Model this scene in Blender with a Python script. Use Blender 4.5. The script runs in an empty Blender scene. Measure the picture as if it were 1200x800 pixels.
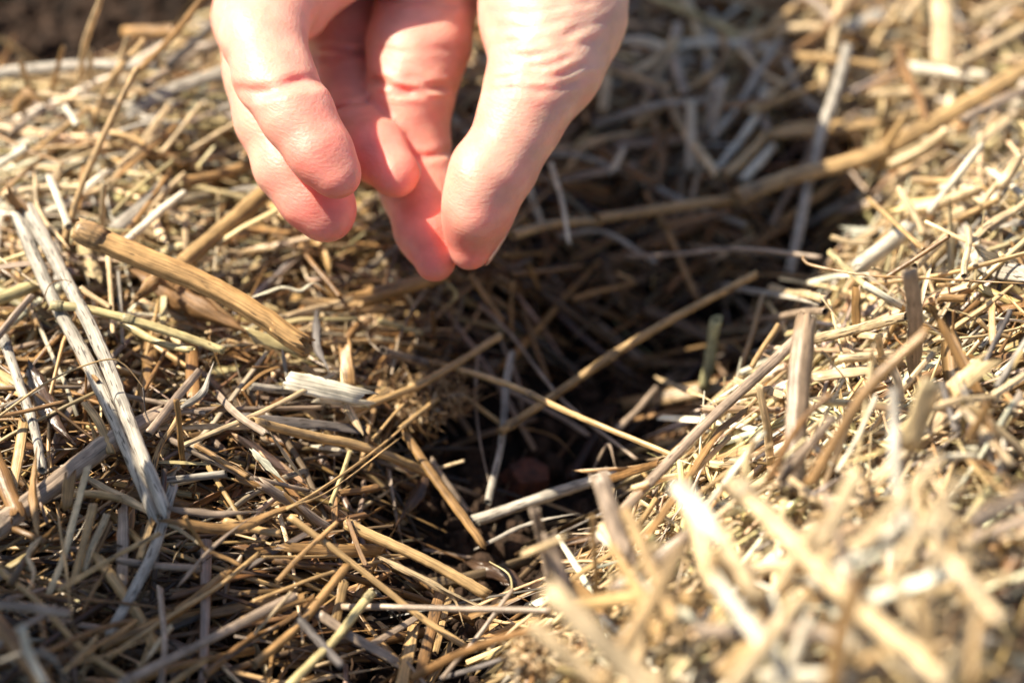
import bpy, math, random
import numpy as np
from mathutils import Vector, Matrix

# ------------------------------------------------------------ camera, light, exposure
scene = bpy.context.scene
COL = scene.collection
PITCH = math.radians(40); DIST = 0.50; HFOV = math.radians(25)
CAMP = np.array([0.0, -DIST*math.cos(PITCH), DIST*math.sin(PITCH)])
FWD = np.array([0, math.cos(PITCH), -math.sin(PITCH)])
RGT = np.array([1.0, 0, 0])
UPV = np.array([0, math.sin(PITCH), math.cos(PITCH)])
TANH = math.tan(HFOV/2)
cd = bpy.data.cameras.new('camera'); cam = bpy.data.objects.new('camera', cd); COL.objects.link(cam)
cam.matrix_world = Matrix(((RGT[0], UPV[0], -FWD[0], CAMP[0]), (RGT[1], UPV[1], -FWD[1], CAMP[1]),
                           (RGT[2], UPV[2], -FWD[2], CAMP[2]), (0, 0, 0, 1)))
cd.sensor_width = 36; cd.lens = 18/TANH; cd.clip_start = 0.02; cd.clip_end = 200
cd.dof.use_dof = True; cd.dof.focus_distance = 0.456; cd.dof.aperture_fstop = 6.9
cd.dof.aperture_blades = 8
scene.camera = cam

SUN = np.array([-0.575, 0.235, 0.785]); SUN /= np.linalg.norm(SUN)
w = bpy.data.worlds.new('World'); scene.world = w; w.use_nodes = True
nt = w.node_tree; bg = nt.nodes['Background']
sky = nt.nodes.new('ShaderNodeTexSky'); sky.sky_type = 'NISHITA'; sky.sun_disc = False
sky.sun_elevation = math.asin(SUN[2]); sky.sun_rotation = math.atan2(SUN[0], SUN[1])
sky.air_density = 1.0; sky.dust_density = 1.5
nt.links.new(sky.outputs[0], bg.inputs[0]); bg.inputs[1].default_value = 0.075
ld = bpy.data.lights.new('sun', 'SUN'); ld.energy = 5.0; ld.angle = math.radians(0.5); ld.color = (1, 0.885, 0.70)
lo = bpy.data.objects.new('sun', ld); COL.objects.link(lo)
lo.rotation_euler = Vector(SUN).to_track_quat('Z', 'Y').to_euler()
scene.view_settings.view_transform = 'Standard'; scene.view_settings.look = 'None'
scene.view_settings.exposure = 1.2; scene.view_settings.gamma = 1
scene.view_settings.use_curve_mapping = False
scene.cycles.use_denoising = True
scene.cycles.max_bounces = 8; scene.cycles.diffuse_bounces = 4

rng = np.random.default_rng(11); random.seed(5)
CM = 0.01

# ------------------------------------------------------------ pixel <-> world (the photo is 1200 x 800)
def ray(px, py):
    return FWD + RGT*((px-600)/600*TANH) - UPV*((py-400)/600*TANH)
def unproj(px, py, depth):
    return CAMP + ray(px, py)*depth
def project(p):
    d = np.asarray(p) - CAMP
    z = d@FWD
    return 600 + (d@RGT)/z/TANH*600, 400 - (d@UPV)/z/TANH*600, z

# ------------------------------------------------------------ relief of the straw bed
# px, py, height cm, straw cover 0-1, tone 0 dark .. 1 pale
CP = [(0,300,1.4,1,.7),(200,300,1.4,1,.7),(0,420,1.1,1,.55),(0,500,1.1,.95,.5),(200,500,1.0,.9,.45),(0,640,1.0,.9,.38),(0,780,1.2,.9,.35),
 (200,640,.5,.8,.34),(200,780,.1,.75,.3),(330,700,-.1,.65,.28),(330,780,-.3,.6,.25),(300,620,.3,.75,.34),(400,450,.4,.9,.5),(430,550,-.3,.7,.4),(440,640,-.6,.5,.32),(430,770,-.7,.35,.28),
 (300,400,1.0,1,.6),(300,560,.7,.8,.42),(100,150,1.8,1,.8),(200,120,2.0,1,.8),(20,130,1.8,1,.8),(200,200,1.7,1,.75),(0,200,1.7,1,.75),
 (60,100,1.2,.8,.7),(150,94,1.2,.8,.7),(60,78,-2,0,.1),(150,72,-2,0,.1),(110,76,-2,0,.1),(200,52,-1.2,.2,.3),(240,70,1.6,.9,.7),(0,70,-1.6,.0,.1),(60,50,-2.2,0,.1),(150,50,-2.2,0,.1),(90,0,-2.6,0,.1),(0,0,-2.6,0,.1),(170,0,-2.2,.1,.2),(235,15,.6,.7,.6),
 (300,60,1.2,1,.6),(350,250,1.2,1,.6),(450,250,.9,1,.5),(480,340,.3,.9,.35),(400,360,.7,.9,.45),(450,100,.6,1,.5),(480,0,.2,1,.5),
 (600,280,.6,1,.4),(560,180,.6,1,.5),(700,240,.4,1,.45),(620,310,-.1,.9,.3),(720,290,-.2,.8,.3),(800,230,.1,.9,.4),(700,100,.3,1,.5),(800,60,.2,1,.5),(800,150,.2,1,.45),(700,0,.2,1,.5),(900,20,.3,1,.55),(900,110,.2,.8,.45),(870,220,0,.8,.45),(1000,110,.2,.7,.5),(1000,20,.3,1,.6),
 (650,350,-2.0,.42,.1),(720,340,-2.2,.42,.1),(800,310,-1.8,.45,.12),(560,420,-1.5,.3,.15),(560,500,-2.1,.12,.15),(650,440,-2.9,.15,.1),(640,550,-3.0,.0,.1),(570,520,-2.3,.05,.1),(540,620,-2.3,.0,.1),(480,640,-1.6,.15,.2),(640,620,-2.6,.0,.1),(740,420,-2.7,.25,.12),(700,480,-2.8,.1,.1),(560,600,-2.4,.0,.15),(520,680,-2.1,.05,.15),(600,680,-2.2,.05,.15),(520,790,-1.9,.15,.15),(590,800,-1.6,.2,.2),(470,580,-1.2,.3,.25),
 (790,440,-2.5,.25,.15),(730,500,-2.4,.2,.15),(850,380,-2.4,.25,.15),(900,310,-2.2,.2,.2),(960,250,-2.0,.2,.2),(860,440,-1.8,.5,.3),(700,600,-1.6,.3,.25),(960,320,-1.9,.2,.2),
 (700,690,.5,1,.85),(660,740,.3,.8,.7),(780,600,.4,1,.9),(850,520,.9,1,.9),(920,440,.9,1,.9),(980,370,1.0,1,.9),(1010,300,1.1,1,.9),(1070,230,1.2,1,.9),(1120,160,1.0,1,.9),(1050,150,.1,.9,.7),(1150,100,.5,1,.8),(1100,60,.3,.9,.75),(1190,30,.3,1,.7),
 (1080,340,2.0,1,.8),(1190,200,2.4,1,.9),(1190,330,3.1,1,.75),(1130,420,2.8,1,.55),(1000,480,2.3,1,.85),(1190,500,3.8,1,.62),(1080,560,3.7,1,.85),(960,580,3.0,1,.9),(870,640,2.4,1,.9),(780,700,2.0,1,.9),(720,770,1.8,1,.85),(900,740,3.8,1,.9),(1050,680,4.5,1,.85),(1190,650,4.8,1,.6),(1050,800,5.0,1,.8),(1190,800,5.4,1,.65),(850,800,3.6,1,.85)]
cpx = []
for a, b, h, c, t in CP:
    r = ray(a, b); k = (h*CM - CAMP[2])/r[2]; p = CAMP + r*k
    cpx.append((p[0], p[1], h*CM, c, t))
# the bed goes on outside the picture
cpx += [(-.16,-.14,.016,1,.4),(-.2,0,.016,1,.6),(-.2,.12,.016,1,.7),(.2,-.14,.055,1,.8),(.22,0,.045,1,.8),(.22,.12,.02,1,.8),(.2,.25,.0,1,.6),(0,.27,.0,1,.5),(-.05,.3,0,1,.5),
        (-.2,.25,-.025,0,.1),(-.12,.3,-.025,0,.1),(.03,-.2,-.012,.4,.3),(.3,.1,.03,1,.8),(-.3,.05,.016,1,.6)]
cpx = np.array(cpx)
gx = np.arange(-.36, .361, .0025); gy = np.arange(-.30, .481, .0025)
GX, GY = np.meshgrid(gx, gy, indexing='ij')
W_ = np.zeros(GX.shape); F_ = np.zeros(GX.shape+(3,))
for r in cpx:
    ww = 1/(((GX-r[0])**2 + (GY-r[1])**2) + .006**2)**2
    W_ += ww; F_ += ww[..., None]*r[2:5]
F_ /= W_[..., None]
def vnoise(x, y, s, seed):
    g = np.random.default_rng(seed).random((256, 256))
    x = np.asarray(x)/s + 1000.3; y = np.asarray(y)/s + 1000.7
    i = np.floor(x).astype(int); j = np.floor(y).astype(int); u = x-i; v = y-j
    u = u*u*(3-2*u); v = v*v*(3-2*v)
    q = lambda a, b: g[a % 256, b % 256]
    return (q(i, j)*(1-u)*(1-v) + q(i+1, j)*u*(1-v) + q(i, j+1)*(1-u)*v + q(i+1, j+1)*u*v) - .5
F_[..., 0] += .006*vnoise(GX, GY, .03, 1) + .003*vnoise(GX, GY, .012, 2)
def field(x, y):
    x = np.clip(np.asarray(x, float), gx[0], gx[-1]-1e-6); y = np.clip(np.asarray(y, float), gy[0], gy[-1]-1e-6)
    a = (x-gx[0])/.0025; b = (y-gy[0])/.0025
    i = np.clip(np.floor(a).astype(int), 0, len(gx)-2); j = np.clip(np.floor(b).astype(int), 0, len(gy)-2)
    u = (a-i)[..., None]; v = (b-j)[..., None]
    return F_[i, j]*(1-u)*(1-v) + F_[i+1, j]*u*(1-v) + F_[i, j+1]*(1-u)*v + F_[i+1, j+1]*u*v
def H(x, y): return field(x, y)[..., 0]
def hit(px, py, lift=0.0):
    r = ray(px, py); t = np.arange(.2, 1.1, .0005)
    P = CAMP + t[:, None]*r
    g = P[:, 2] - H(P[:, 0], P[:, 1]) - lift*CM
    k = int(np.argmax(g < 0))
    return P[k]

# ------------------------------------------------------------ mesh helpers
def mesh_np(name, verts, faces, mat=None, col=None, loc=None, smooth=True):
    """faces: list of (n, k) index arrays"""
    me = bpy.data.meshes.new(name)
    verts = np.asarray(verts, np.float32)
    me.vertices.add(len(verts)); me.vertices.foreach_set('co', verts.ravel())
    faces = [np.asarray(f, np.int32) for f in faces if len(f)]
    nl = sum(f.size for f in faces); npoly = sum(len(f) for f in faces)
    me.loops.add(nl); me.polygons.add(npoly)
    me.loops.foreach_set('vertex_index', np.concatenate([f.ravel() for f in faces]))
    tot = np.concatenate([np.full(len(f), f.shape[1], np.int32) for f in faces])
    st = np.concatenate([[0], np.cumsum(tot)[:-1]]).astype(np.int32)
    me.polygons.foreach_set('loop_start', st)
    me.polygons.foreach_set('use_smooth', np.full(npoly, smooth, bool))
    if col is not None:
        at = me.attributes.new('Col', 'FLOAT_COLOR', 'POINT')
        c = np.ones((len(verts), 4), np.float32); c[:, :3] = col
        at.data.foreach_set('color', c.ravel())
    if loc is not None:
        at = me.attributes.new('loc', 'FLOAT_VECTOR', 'POINT')
        at.data.foreach_set('vector', np.asarray(loc, np.float32).ravel())
    me.update(calc_edges=True); me.validate()
    if mat: me.materials.append(mat)
    return me
def link(name, me, parent=None, loc=None):
    o = bpy.data.objects.new(name, me); COL.objects.link(o)
    if parent is not None: o.parent = parent
    if loc is not None: o.location = loc
    return o
def tag(o, label=None, cat=None, group=None, kind=None):
    if label: o['label'] = label
    if cat: o['category'] = cat
    if group: o['group'] = group
    if kind: o['kind'] = kind
    return o
def norm(v): return v/np.maximum(np.linalg.norm(v, axis=-1, keepdims=True), 1e-12)

def frames(P, up):
    T = norm(np.gradient(P, axis=-2))
    B = norm(np.cross(T, np.broadcast_to(up[:, None], T.shape)))
    return T, B, np.cross(B, T)
def build_batch(P, W, prof, up, col, jag=None, twist=None, dark=None):
    """P (M,K,3) centre lines, W (M,K) half widths, prof (M,S,2) cross-sections, col (M,3)"""
    M, K, _ = P.shape; S = prof.shape[1]
    T, B, N = frames(P, up)
    px = prof[:, None, :, 0]; py = prof[:, None, :, 1]
    if twist is not None:
        c = np.cos(twist)[:, :, None]; s = np.sin(twist)[:, :, None]
        px, py = px*c - py*s, px*s + py*c
    V = P[:, :, None] + W[:, :, None, None]*(px[..., None]*B[:, :, None] + py[..., None]*N[:, :, None])
    if jag is not None:
        V[:, 0] -= T[:, 0, None]*jag[0][..., None]; V[:, -1] += T[:, -1, None]*jag[1][..., None]
    seg = np.linalg.norm(np.diff(P, axis=1), axis=2); arc = np.concatenate([np.zeros((M, 1)), np.cumsum(seg, 1)], 1)
    off = rng.random((M, 3))*50
    L = np.empty(V.shape)
    L[..., 0] = (prof[:, None, :, 0]*W[:, :, None]) + off[:, None, None, 0]*.1
    L[..., 1] = (prof[:, None, :, 1]*W[:, :, None]) + off[:, None, None, 1]*.1
    L[..., 2] = arc[:, :, None] + off[:, None, None, 2]
    C = np.broadcast_to(col[:, None, None], V.shape).copy()
    if dark is not None: C *= dark[:, :, None, None]
    base = (np.arange(M)*K*S)[:, None, None]
    k = (np.arange(K-1)*S)[None, :, None]; s = np.arange(S)[None, None, :]; s2 = (s+1) % S
    q = np.stack([base+k+s, base+k+s2, base+k+S+s2, base+k+S+s], -1).reshape(-1, 4)
    c0 = (base[:, 0] + np.arange(S)[None, ::-1]); c1 = base[:, 0] + (K-1)*S + np.arange(S)[None]
    return V.reshape(-1, 3), [q, np.concatenate([c0, c1])], C.reshape(-1, 3), L.reshape(-1, 3)

# ------------------------------------------------------------ materials
def newmat(name):
    m = bpy.data.materials.new(name); m.use_nodes = True
    return m, m.node_tree, m.node_tree.nodes['Principled BSDF']
def nd(nt, t, **kw):
    n = nt.nodes.new(t)
    for k, v in kw.items(): setattr(n, k, v)
    return n
def straw_mat(name, rough=.36, transl=.16, spots=.0, wet=0):
    m, nt, b = newmat(name); L = nt.links.new
    at = nd(nt, 'ShaderNodeAttribute', attribute_name='Col'); lc = nd(nt, 'ShaderNodeAttribute', attribute_name='loc')
    mp = nd(nt, 'ShaderNodeMapping'); mp.inputs['Scale'].default_value = (4200, 4200, 90)
    L(lc.outputs['Vector'], mp.inputs[0])
    n1 = nd(nt, 'ShaderNodeTexNoise'); n1.inputs['Scale'].default_value = 1; n1.inputs['Detail'].default_value = 3
    L(mp.outputs[0], n1.inputs[0])
    r1 = nd(nt, 'ShaderNodeMapRange'); L(n1.outputs[0], r1.inputs[0])
    r1.inputs[1].default_value = .3; r1.inputs[2].default_value = .7; r1.inputs[3].default_value = .50; r1.inputs[4].default_value = 1.28
    mp2 = nd(nt, 'ShaderNodeMapping'); mp2.inputs['Scale'].default_value = (700, 700, 260); L(lc.outputs['Vector'], mp2.inputs[0])
    n2 = nd(nt, 'ShaderNodeTexNoise'); n2.inputs['Scale'].default_value = 1; n2.inputs['Detail'].default_value = 4; L(mp2.outputs[0], n2.inputs[0])
    r2 = nd(nt, 'ShaderNodeMapRange'); L(n2.outputs[0], r2.inputs[0])
    r2.inputs[1].default_value = .3; r2.inputs[2].default_value = .68; r2.inputs[3].default_value = .60; r2.inputs[4].default_value = 1.15
    mul = nd(nt, 'ShaderNodeMath', operation='MULTIPLY'); L(r1.outputs[0], mul.inputs[0]); L(r2.outputs[0], mul.inputs[1])
    vm = nd(nt, 'ShaderNodeVectorMath', operation='SCALE'); L(at.outputs['Color'], vm.inputs[0]); L(mul.outputs[0], vm.inputs[3])
    out = vm.outputs[0]
    # mould specks and stains
    mp3 = nd(nt, 'ShaderNodeMapping'); mp3.inputs['Scale'].default_value = (1900, 1900, 260); L(lc.outputs['Vector'], mp3.inputs[0])
    n3 = nd(nt, 'ShaderNodeTexNoise'); n3.inputs['Scale'].default_value = 1; n3.inputs['Detail'].default_value = 2; L(mp3.outputs[0], n3.inputs[0])
    r3 = nd(nt, 'ShaderNodeMapRange'); L(n3.outputs[0], r3.inputs[0])
    r3.inputs[1].default_value = .66 - spots; r3.inputs[2].default_value = .74 - spots; r3.inputs[3].default_value = 0; r3.inputs[4].default_value = .85
    mx = nd(nt, 'ShaderNodeMix', data_type='RGBA'); L(r3.outputs[0], mx.inputs[0]); L(out, mx.inputs[6]); mx.inputs[7].default_value = (.035, .025, .02, 1)
    L(mx.outputs[2], b.inputs['Base Color'])
    b.inputs['Roughness'].default_value = rough; b.inputs['Specular IOR Level'].default_value = .5
    bp = nd(nt, 'ShaderNodeBump'); bp.inputs['Strength'].default_value = .5; bp.inputs['Distance'].default_value = .00025
    L(n1.outputs[0], bp.inputs['Height']); L(bp.outputs[0], b.inputs['Normal'])
    tr = nd(nt, 'ShaderNodeBsdfTranslucent'); L(mx.outputs[2], tr.inputs[0])
    ms = nd(nt, 'ShaderNodeMixShader'); ms.inputs[0].default_value = transl
    L(b.outputs[0], ms.inputs[1]); L(tr.outputs[0], ms.inputs[2])
    L(ms.outputs[0], nt.nodes['Material Output'].inputs[0])
    return m
M_STRAW = straw_mat('straw')
M_MOULD = straw_mat('mouldy_straw', spots=.09, rough=.6)
M_LEAF = straw_mat('dry_leaf', transl=.3, rough=.5)
M_WET = straw_mat('wet_leaf', transl=.02, rough=.18)

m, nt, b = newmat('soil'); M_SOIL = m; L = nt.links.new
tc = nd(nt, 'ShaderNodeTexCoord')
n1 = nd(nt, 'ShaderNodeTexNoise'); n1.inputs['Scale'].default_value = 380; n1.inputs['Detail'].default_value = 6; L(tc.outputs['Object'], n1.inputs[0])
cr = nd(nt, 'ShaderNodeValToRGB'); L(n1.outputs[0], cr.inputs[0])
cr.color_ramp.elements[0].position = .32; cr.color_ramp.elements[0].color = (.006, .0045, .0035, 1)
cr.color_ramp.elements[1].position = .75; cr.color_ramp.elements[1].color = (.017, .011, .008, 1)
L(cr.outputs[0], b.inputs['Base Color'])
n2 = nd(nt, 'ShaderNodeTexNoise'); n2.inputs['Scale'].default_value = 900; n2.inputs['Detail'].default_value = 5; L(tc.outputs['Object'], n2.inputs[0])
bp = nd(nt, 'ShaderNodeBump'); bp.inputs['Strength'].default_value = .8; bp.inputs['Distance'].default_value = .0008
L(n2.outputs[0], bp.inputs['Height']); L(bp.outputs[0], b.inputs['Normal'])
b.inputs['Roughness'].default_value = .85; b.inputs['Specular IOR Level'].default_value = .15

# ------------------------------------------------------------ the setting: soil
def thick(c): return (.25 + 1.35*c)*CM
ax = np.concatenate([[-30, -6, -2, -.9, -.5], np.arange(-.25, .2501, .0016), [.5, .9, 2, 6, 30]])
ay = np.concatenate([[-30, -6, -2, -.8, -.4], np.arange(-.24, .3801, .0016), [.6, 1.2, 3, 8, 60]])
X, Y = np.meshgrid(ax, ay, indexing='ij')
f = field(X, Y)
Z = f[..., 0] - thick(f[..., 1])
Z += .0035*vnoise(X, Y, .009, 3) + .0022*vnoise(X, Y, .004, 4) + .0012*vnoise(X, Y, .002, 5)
n0, n1_ = X.shape
idx = np.arange(n0*n1_).reshape(n0, n1_)
q = np.stack([idx[:-1, :-1], idx[1:, :-1], idx[1:, 1:], idx[:-1, 1:]], -1).reshape(-1, 4)
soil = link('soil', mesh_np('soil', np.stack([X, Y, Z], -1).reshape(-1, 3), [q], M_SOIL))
tag(soil, 'dark damp garden soil under the straw and bare along the furrow', kind='structure')

M_CRUMB = M_SOIL.copy(); M_CRUMB.name = 'soil_crumbs'
for n_ in M_CRUMB.node_tree.nodes:
    if n_.type == 'VALTORGB': n_.color_ramp.elements[0].color = (.014, .009, .006, 1); n_.color_ramp.elements[1].color = (.075, .045, .030, 1)
# crumbs of soil
import bmesh
bm = bmesh.new(); bmesh.ops.create_icosphere(bm, subdivisions=2, radius=1)
iv = np.array([v.co[:] for v in bm.verts]); ifc = np.array([[v.index for v in f.verts] for f in bm.faces]); bm.free()
NC = 8000
cx = rng.uniform(-.17, .17, NC*6); cy = rng.uniform(-.15, .30, NC*6)
ff = field(cx, cy); keep = rng.random(len(cx)) < (1.05-ff[:, 1])
cx, cy, ff = cx[keep][:NC], cy[keep][:NC], ff[keep][:NC]
nC = len(cx)
sz = np.exp(rng.normal(-6.75, .55, nC)); sz = np.clip(sz, .0004, .0042)
V = np.repeat(iv[None], nC, 0)
V = V*(1 + .28*np.sin(V[:, :, [1, 2, 0]]*rng.uniform(1.5, 4, (nC, 1, 3)) + rng.uniform(0, 6, (nC, 1, 3))))
V = V*rng.uniform(.65, 1.2, (nC, 1, 3))*sz[:, None, None]
V += np.stack([cx, cy, ff[:, 0] - thick(ff[:, 1]) + sz*.3], -1)[:, None]
Fc = (np.arange(nC)[:, None, None]*len(iv) + ifc[None]).reshape(-1, 3)
crumbs = link('soil_crumbs', mesh_np('soil_crumbs', V.reshape(-1, 3), [Fc], M_CRUMB))
tag(crumbs, 'loose dark crumbs of soil scattered in the furrow', kind='stuff')
# ------------------------------------------------------------ straw litter: what nobody could count
PAL = {'P': (.76,.59,.37), 'T': (.58,.395,.20), 'B': (.29,.165,.075), 'D': (.085,.052,.034), 'G': (.50,.455,.385), 'O': (.42,.255,.115),
       'M': (.42,.325,.245), 'Y': (.62,.52,.28), 'W': (.88,.80,.64), 'K': (.16,.14,.13), 'X': (.60,.38,.18), 'V': (.80,.76,.44), 'Z': (.30,.22,.15)}
circ = lambda S: np.stack([np.cos(np.arange(S)/S*2*np.pi), np.sin(np.arange(S)/S*2*np.pi)], -1)
def crescent(S, arc=1.3, th=.12):
    h = S//2
    a = np.linspace(-arc, arc, h)
    o = np.stack([np.sin(a), np.cos(a) - math.cos(arc)*.5 - .5], -1)/math.sin(min(arc, 1.57))
    i = o*(1-th) - np.array([0, th*.6])
    return np.concatenate([o, i[::-1]])
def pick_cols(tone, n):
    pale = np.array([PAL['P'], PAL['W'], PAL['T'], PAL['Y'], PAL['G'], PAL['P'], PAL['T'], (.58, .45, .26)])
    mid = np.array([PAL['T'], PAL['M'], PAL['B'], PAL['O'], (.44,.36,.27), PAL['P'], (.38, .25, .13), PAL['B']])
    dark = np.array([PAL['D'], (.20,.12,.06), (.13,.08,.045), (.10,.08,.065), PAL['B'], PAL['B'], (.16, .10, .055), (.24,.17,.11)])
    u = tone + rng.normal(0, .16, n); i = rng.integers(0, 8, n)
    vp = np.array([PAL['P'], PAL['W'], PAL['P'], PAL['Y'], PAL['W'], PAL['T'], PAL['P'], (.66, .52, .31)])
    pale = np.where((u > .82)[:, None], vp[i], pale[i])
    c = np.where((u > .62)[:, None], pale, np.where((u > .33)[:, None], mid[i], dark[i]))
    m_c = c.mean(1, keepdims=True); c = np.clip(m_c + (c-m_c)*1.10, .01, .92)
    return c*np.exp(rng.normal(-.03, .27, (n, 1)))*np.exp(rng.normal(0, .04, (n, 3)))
def litter(n, wmin, wmax, lmin, lmax, K, S, kind, dens=lambda f: f[:, 1], depth=1.0, tilt=.16, curv=.035, ymax=1):
    n = int(n*1.2); x = rng.uniform(-.215, .225, n*4); y = rng.uniform(-.19, .345, n*4)
    f = field(x, y); k = (rng.random(len(x)) < dens(f)) & (y < ymax)
    x, y, f = x[k][:n], y[k][:n], f[k][:n]; n = len(x)
    Ln = np.exp(rng.uniform(math.log(lmin), math.log(lmax), n)); az = np.where(rng.random(n) < .55, rng.normal(.30, .5, n) + .55*((x > .02) & (f[:, 2] > .6)), rng.uniform(0, 2*np.pi, n))
    d = np.stack([np.cos(az), np.sin(az)], -1)
    h0 = H(x, y); hp = H(x+d[:, 0]*Ln/2, y+d[:, 1]*Ln/2); hm = H(x-d[:, 0]*Ln/2, y-d[:, 1]*Ln/2)
    steep = np.clip(f[:, 0]/.03, 0, 1)
    slope = (hp-hm)/Ln*.85 + rng.normal(0, 1, n)*(tilt + .30*steep*(x > 0))
    t = np.linspace(-.5, .5, K)
    zc = (h0*2+hp+hm)/4 - rng.random(n)**.8*thick(f[:, 1])*depth + .0015*(rng.random(n))
    cv = rng.normal(0, curv, n)*Ln; cz = -np.abs(rng.normal(0, curv*.4, n))*Ln
    s = t[None]*Ln[:, None]; bow = (4*t**2)[None]
    side = np.stack([-d[:, 1], d[:, 0]], -1)
    kink = rng.normal(0, .012, (n, K))*Ln[:, None]*.25
    P = np.empty((n, K, 3))
    P[..., 0] = x[:, None] + d[:, 0, None]*s + side[:, 0, None]*(cv[:, None]*bow + kink)
    P[..., 1] = y[:, None] + d[:, 1, None]*s + side[:, 1, None]*(cv[:, None]*bow + kink)
    P[..., 2] = zc[:, None] + slope[:, None]*s + cz[:, None]*bow
    wd = np.exp(rng.uniform(math.log(wmin), math.log(wmax), n))
    W = wd[:, None]*(1 + rng.normal(0, .08, (n, K)))*np.where((rng.random(n) < .4)[:, None], np.linspace(1, .55, K)[None], 1)
    up = norm(np.stack([rng.normal(0, .45, n), rng.normal(-.25, .45, n), np.ones(n)], -1))
    tw = None
    if kind == 'tube':
        prof = np.repeat(circ(S)[None], n, 0)*np.stack([np.ones(n), rng.uniform(.22, .9, n)], -1)[:, None]
    elif kind == 'strip':
        prof = np.stack([crescent(S, a, th) for a, th in zip(rng.uniform(.2, 1.15, n), rng.uniform(.08, .18, n))])
        W *= np.where((rng.random(n) < .4)[:, None], np.linspace(1, .25, K)[None]**.7, 1)
        tw = rng.normal(0, .5, (n, 1))*np.linspace(-1, 1, K)[None] + rng.normal(0, .5, (n, 1))
    else:
        prof = np.repeat(circ(S)[None], n, 0)
        W *= np.linspace(1, .4, K)[None]
    jag = [np.abs(rng.normal(0, 1, (n, S)))*wd[:, None]*(2.3 if kind == 'strip' else .5) for _ in (0, 1)]
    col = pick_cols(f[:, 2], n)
    return build_batch(P, W, prof, up, col, jag, tw)
def merge(parts):
    Vs, Fs, Cs, Ls, o = [], {}, [], [], 0
    for V, F, C, L in parts:
        Vs.append(V); Cs.append(C); Ls.append(L)
        for f in F: Fs.setdefault(f.shape[1], []).append(f+o)
        o += len(V)
    return np.concatenate(Vs), [np.concatenate(f) for f in Fs.values()], np.concatenate(Cs), np.concatenate(Ls)
def put_stuff(name, parts, label, mat):
    V, F, C, L = merge(parts)
    return tag(link(name, mesh_np(name, V, F, mat, C, L)), label, kind='stuff')
bank = lambda f: np.clip(f[:, 1]*1.3-.25, 0, 1)
near = lambda f: np.where(f[:, 0] > .026, .3, 1)
bankr = lambda f: np.clip(f[:, 1]*1.3-.25, 0, 1)*np.where(f[:, 2] > .6, 1, .35)*near(f)
bankn = lambda f: bank(f)*near(f)
low = lambda f: np.clip(.06+f[:, 1]*.75, 0, .6)
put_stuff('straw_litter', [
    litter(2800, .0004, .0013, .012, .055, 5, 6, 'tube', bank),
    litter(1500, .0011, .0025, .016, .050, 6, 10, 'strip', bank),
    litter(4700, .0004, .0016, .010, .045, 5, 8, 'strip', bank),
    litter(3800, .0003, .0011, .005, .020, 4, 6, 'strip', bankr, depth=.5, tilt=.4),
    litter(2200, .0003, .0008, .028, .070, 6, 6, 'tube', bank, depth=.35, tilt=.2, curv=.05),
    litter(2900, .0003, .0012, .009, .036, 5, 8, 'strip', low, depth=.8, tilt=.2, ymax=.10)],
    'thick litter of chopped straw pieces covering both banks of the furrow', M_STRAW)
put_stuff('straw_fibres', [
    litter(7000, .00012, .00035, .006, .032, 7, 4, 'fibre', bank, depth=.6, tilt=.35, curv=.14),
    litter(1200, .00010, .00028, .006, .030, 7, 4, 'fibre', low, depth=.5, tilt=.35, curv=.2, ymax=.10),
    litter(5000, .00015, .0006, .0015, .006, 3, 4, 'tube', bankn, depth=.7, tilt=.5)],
    'fine loose straw fibres and chaff scattered over the straw litter', M_STRAW)
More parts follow.
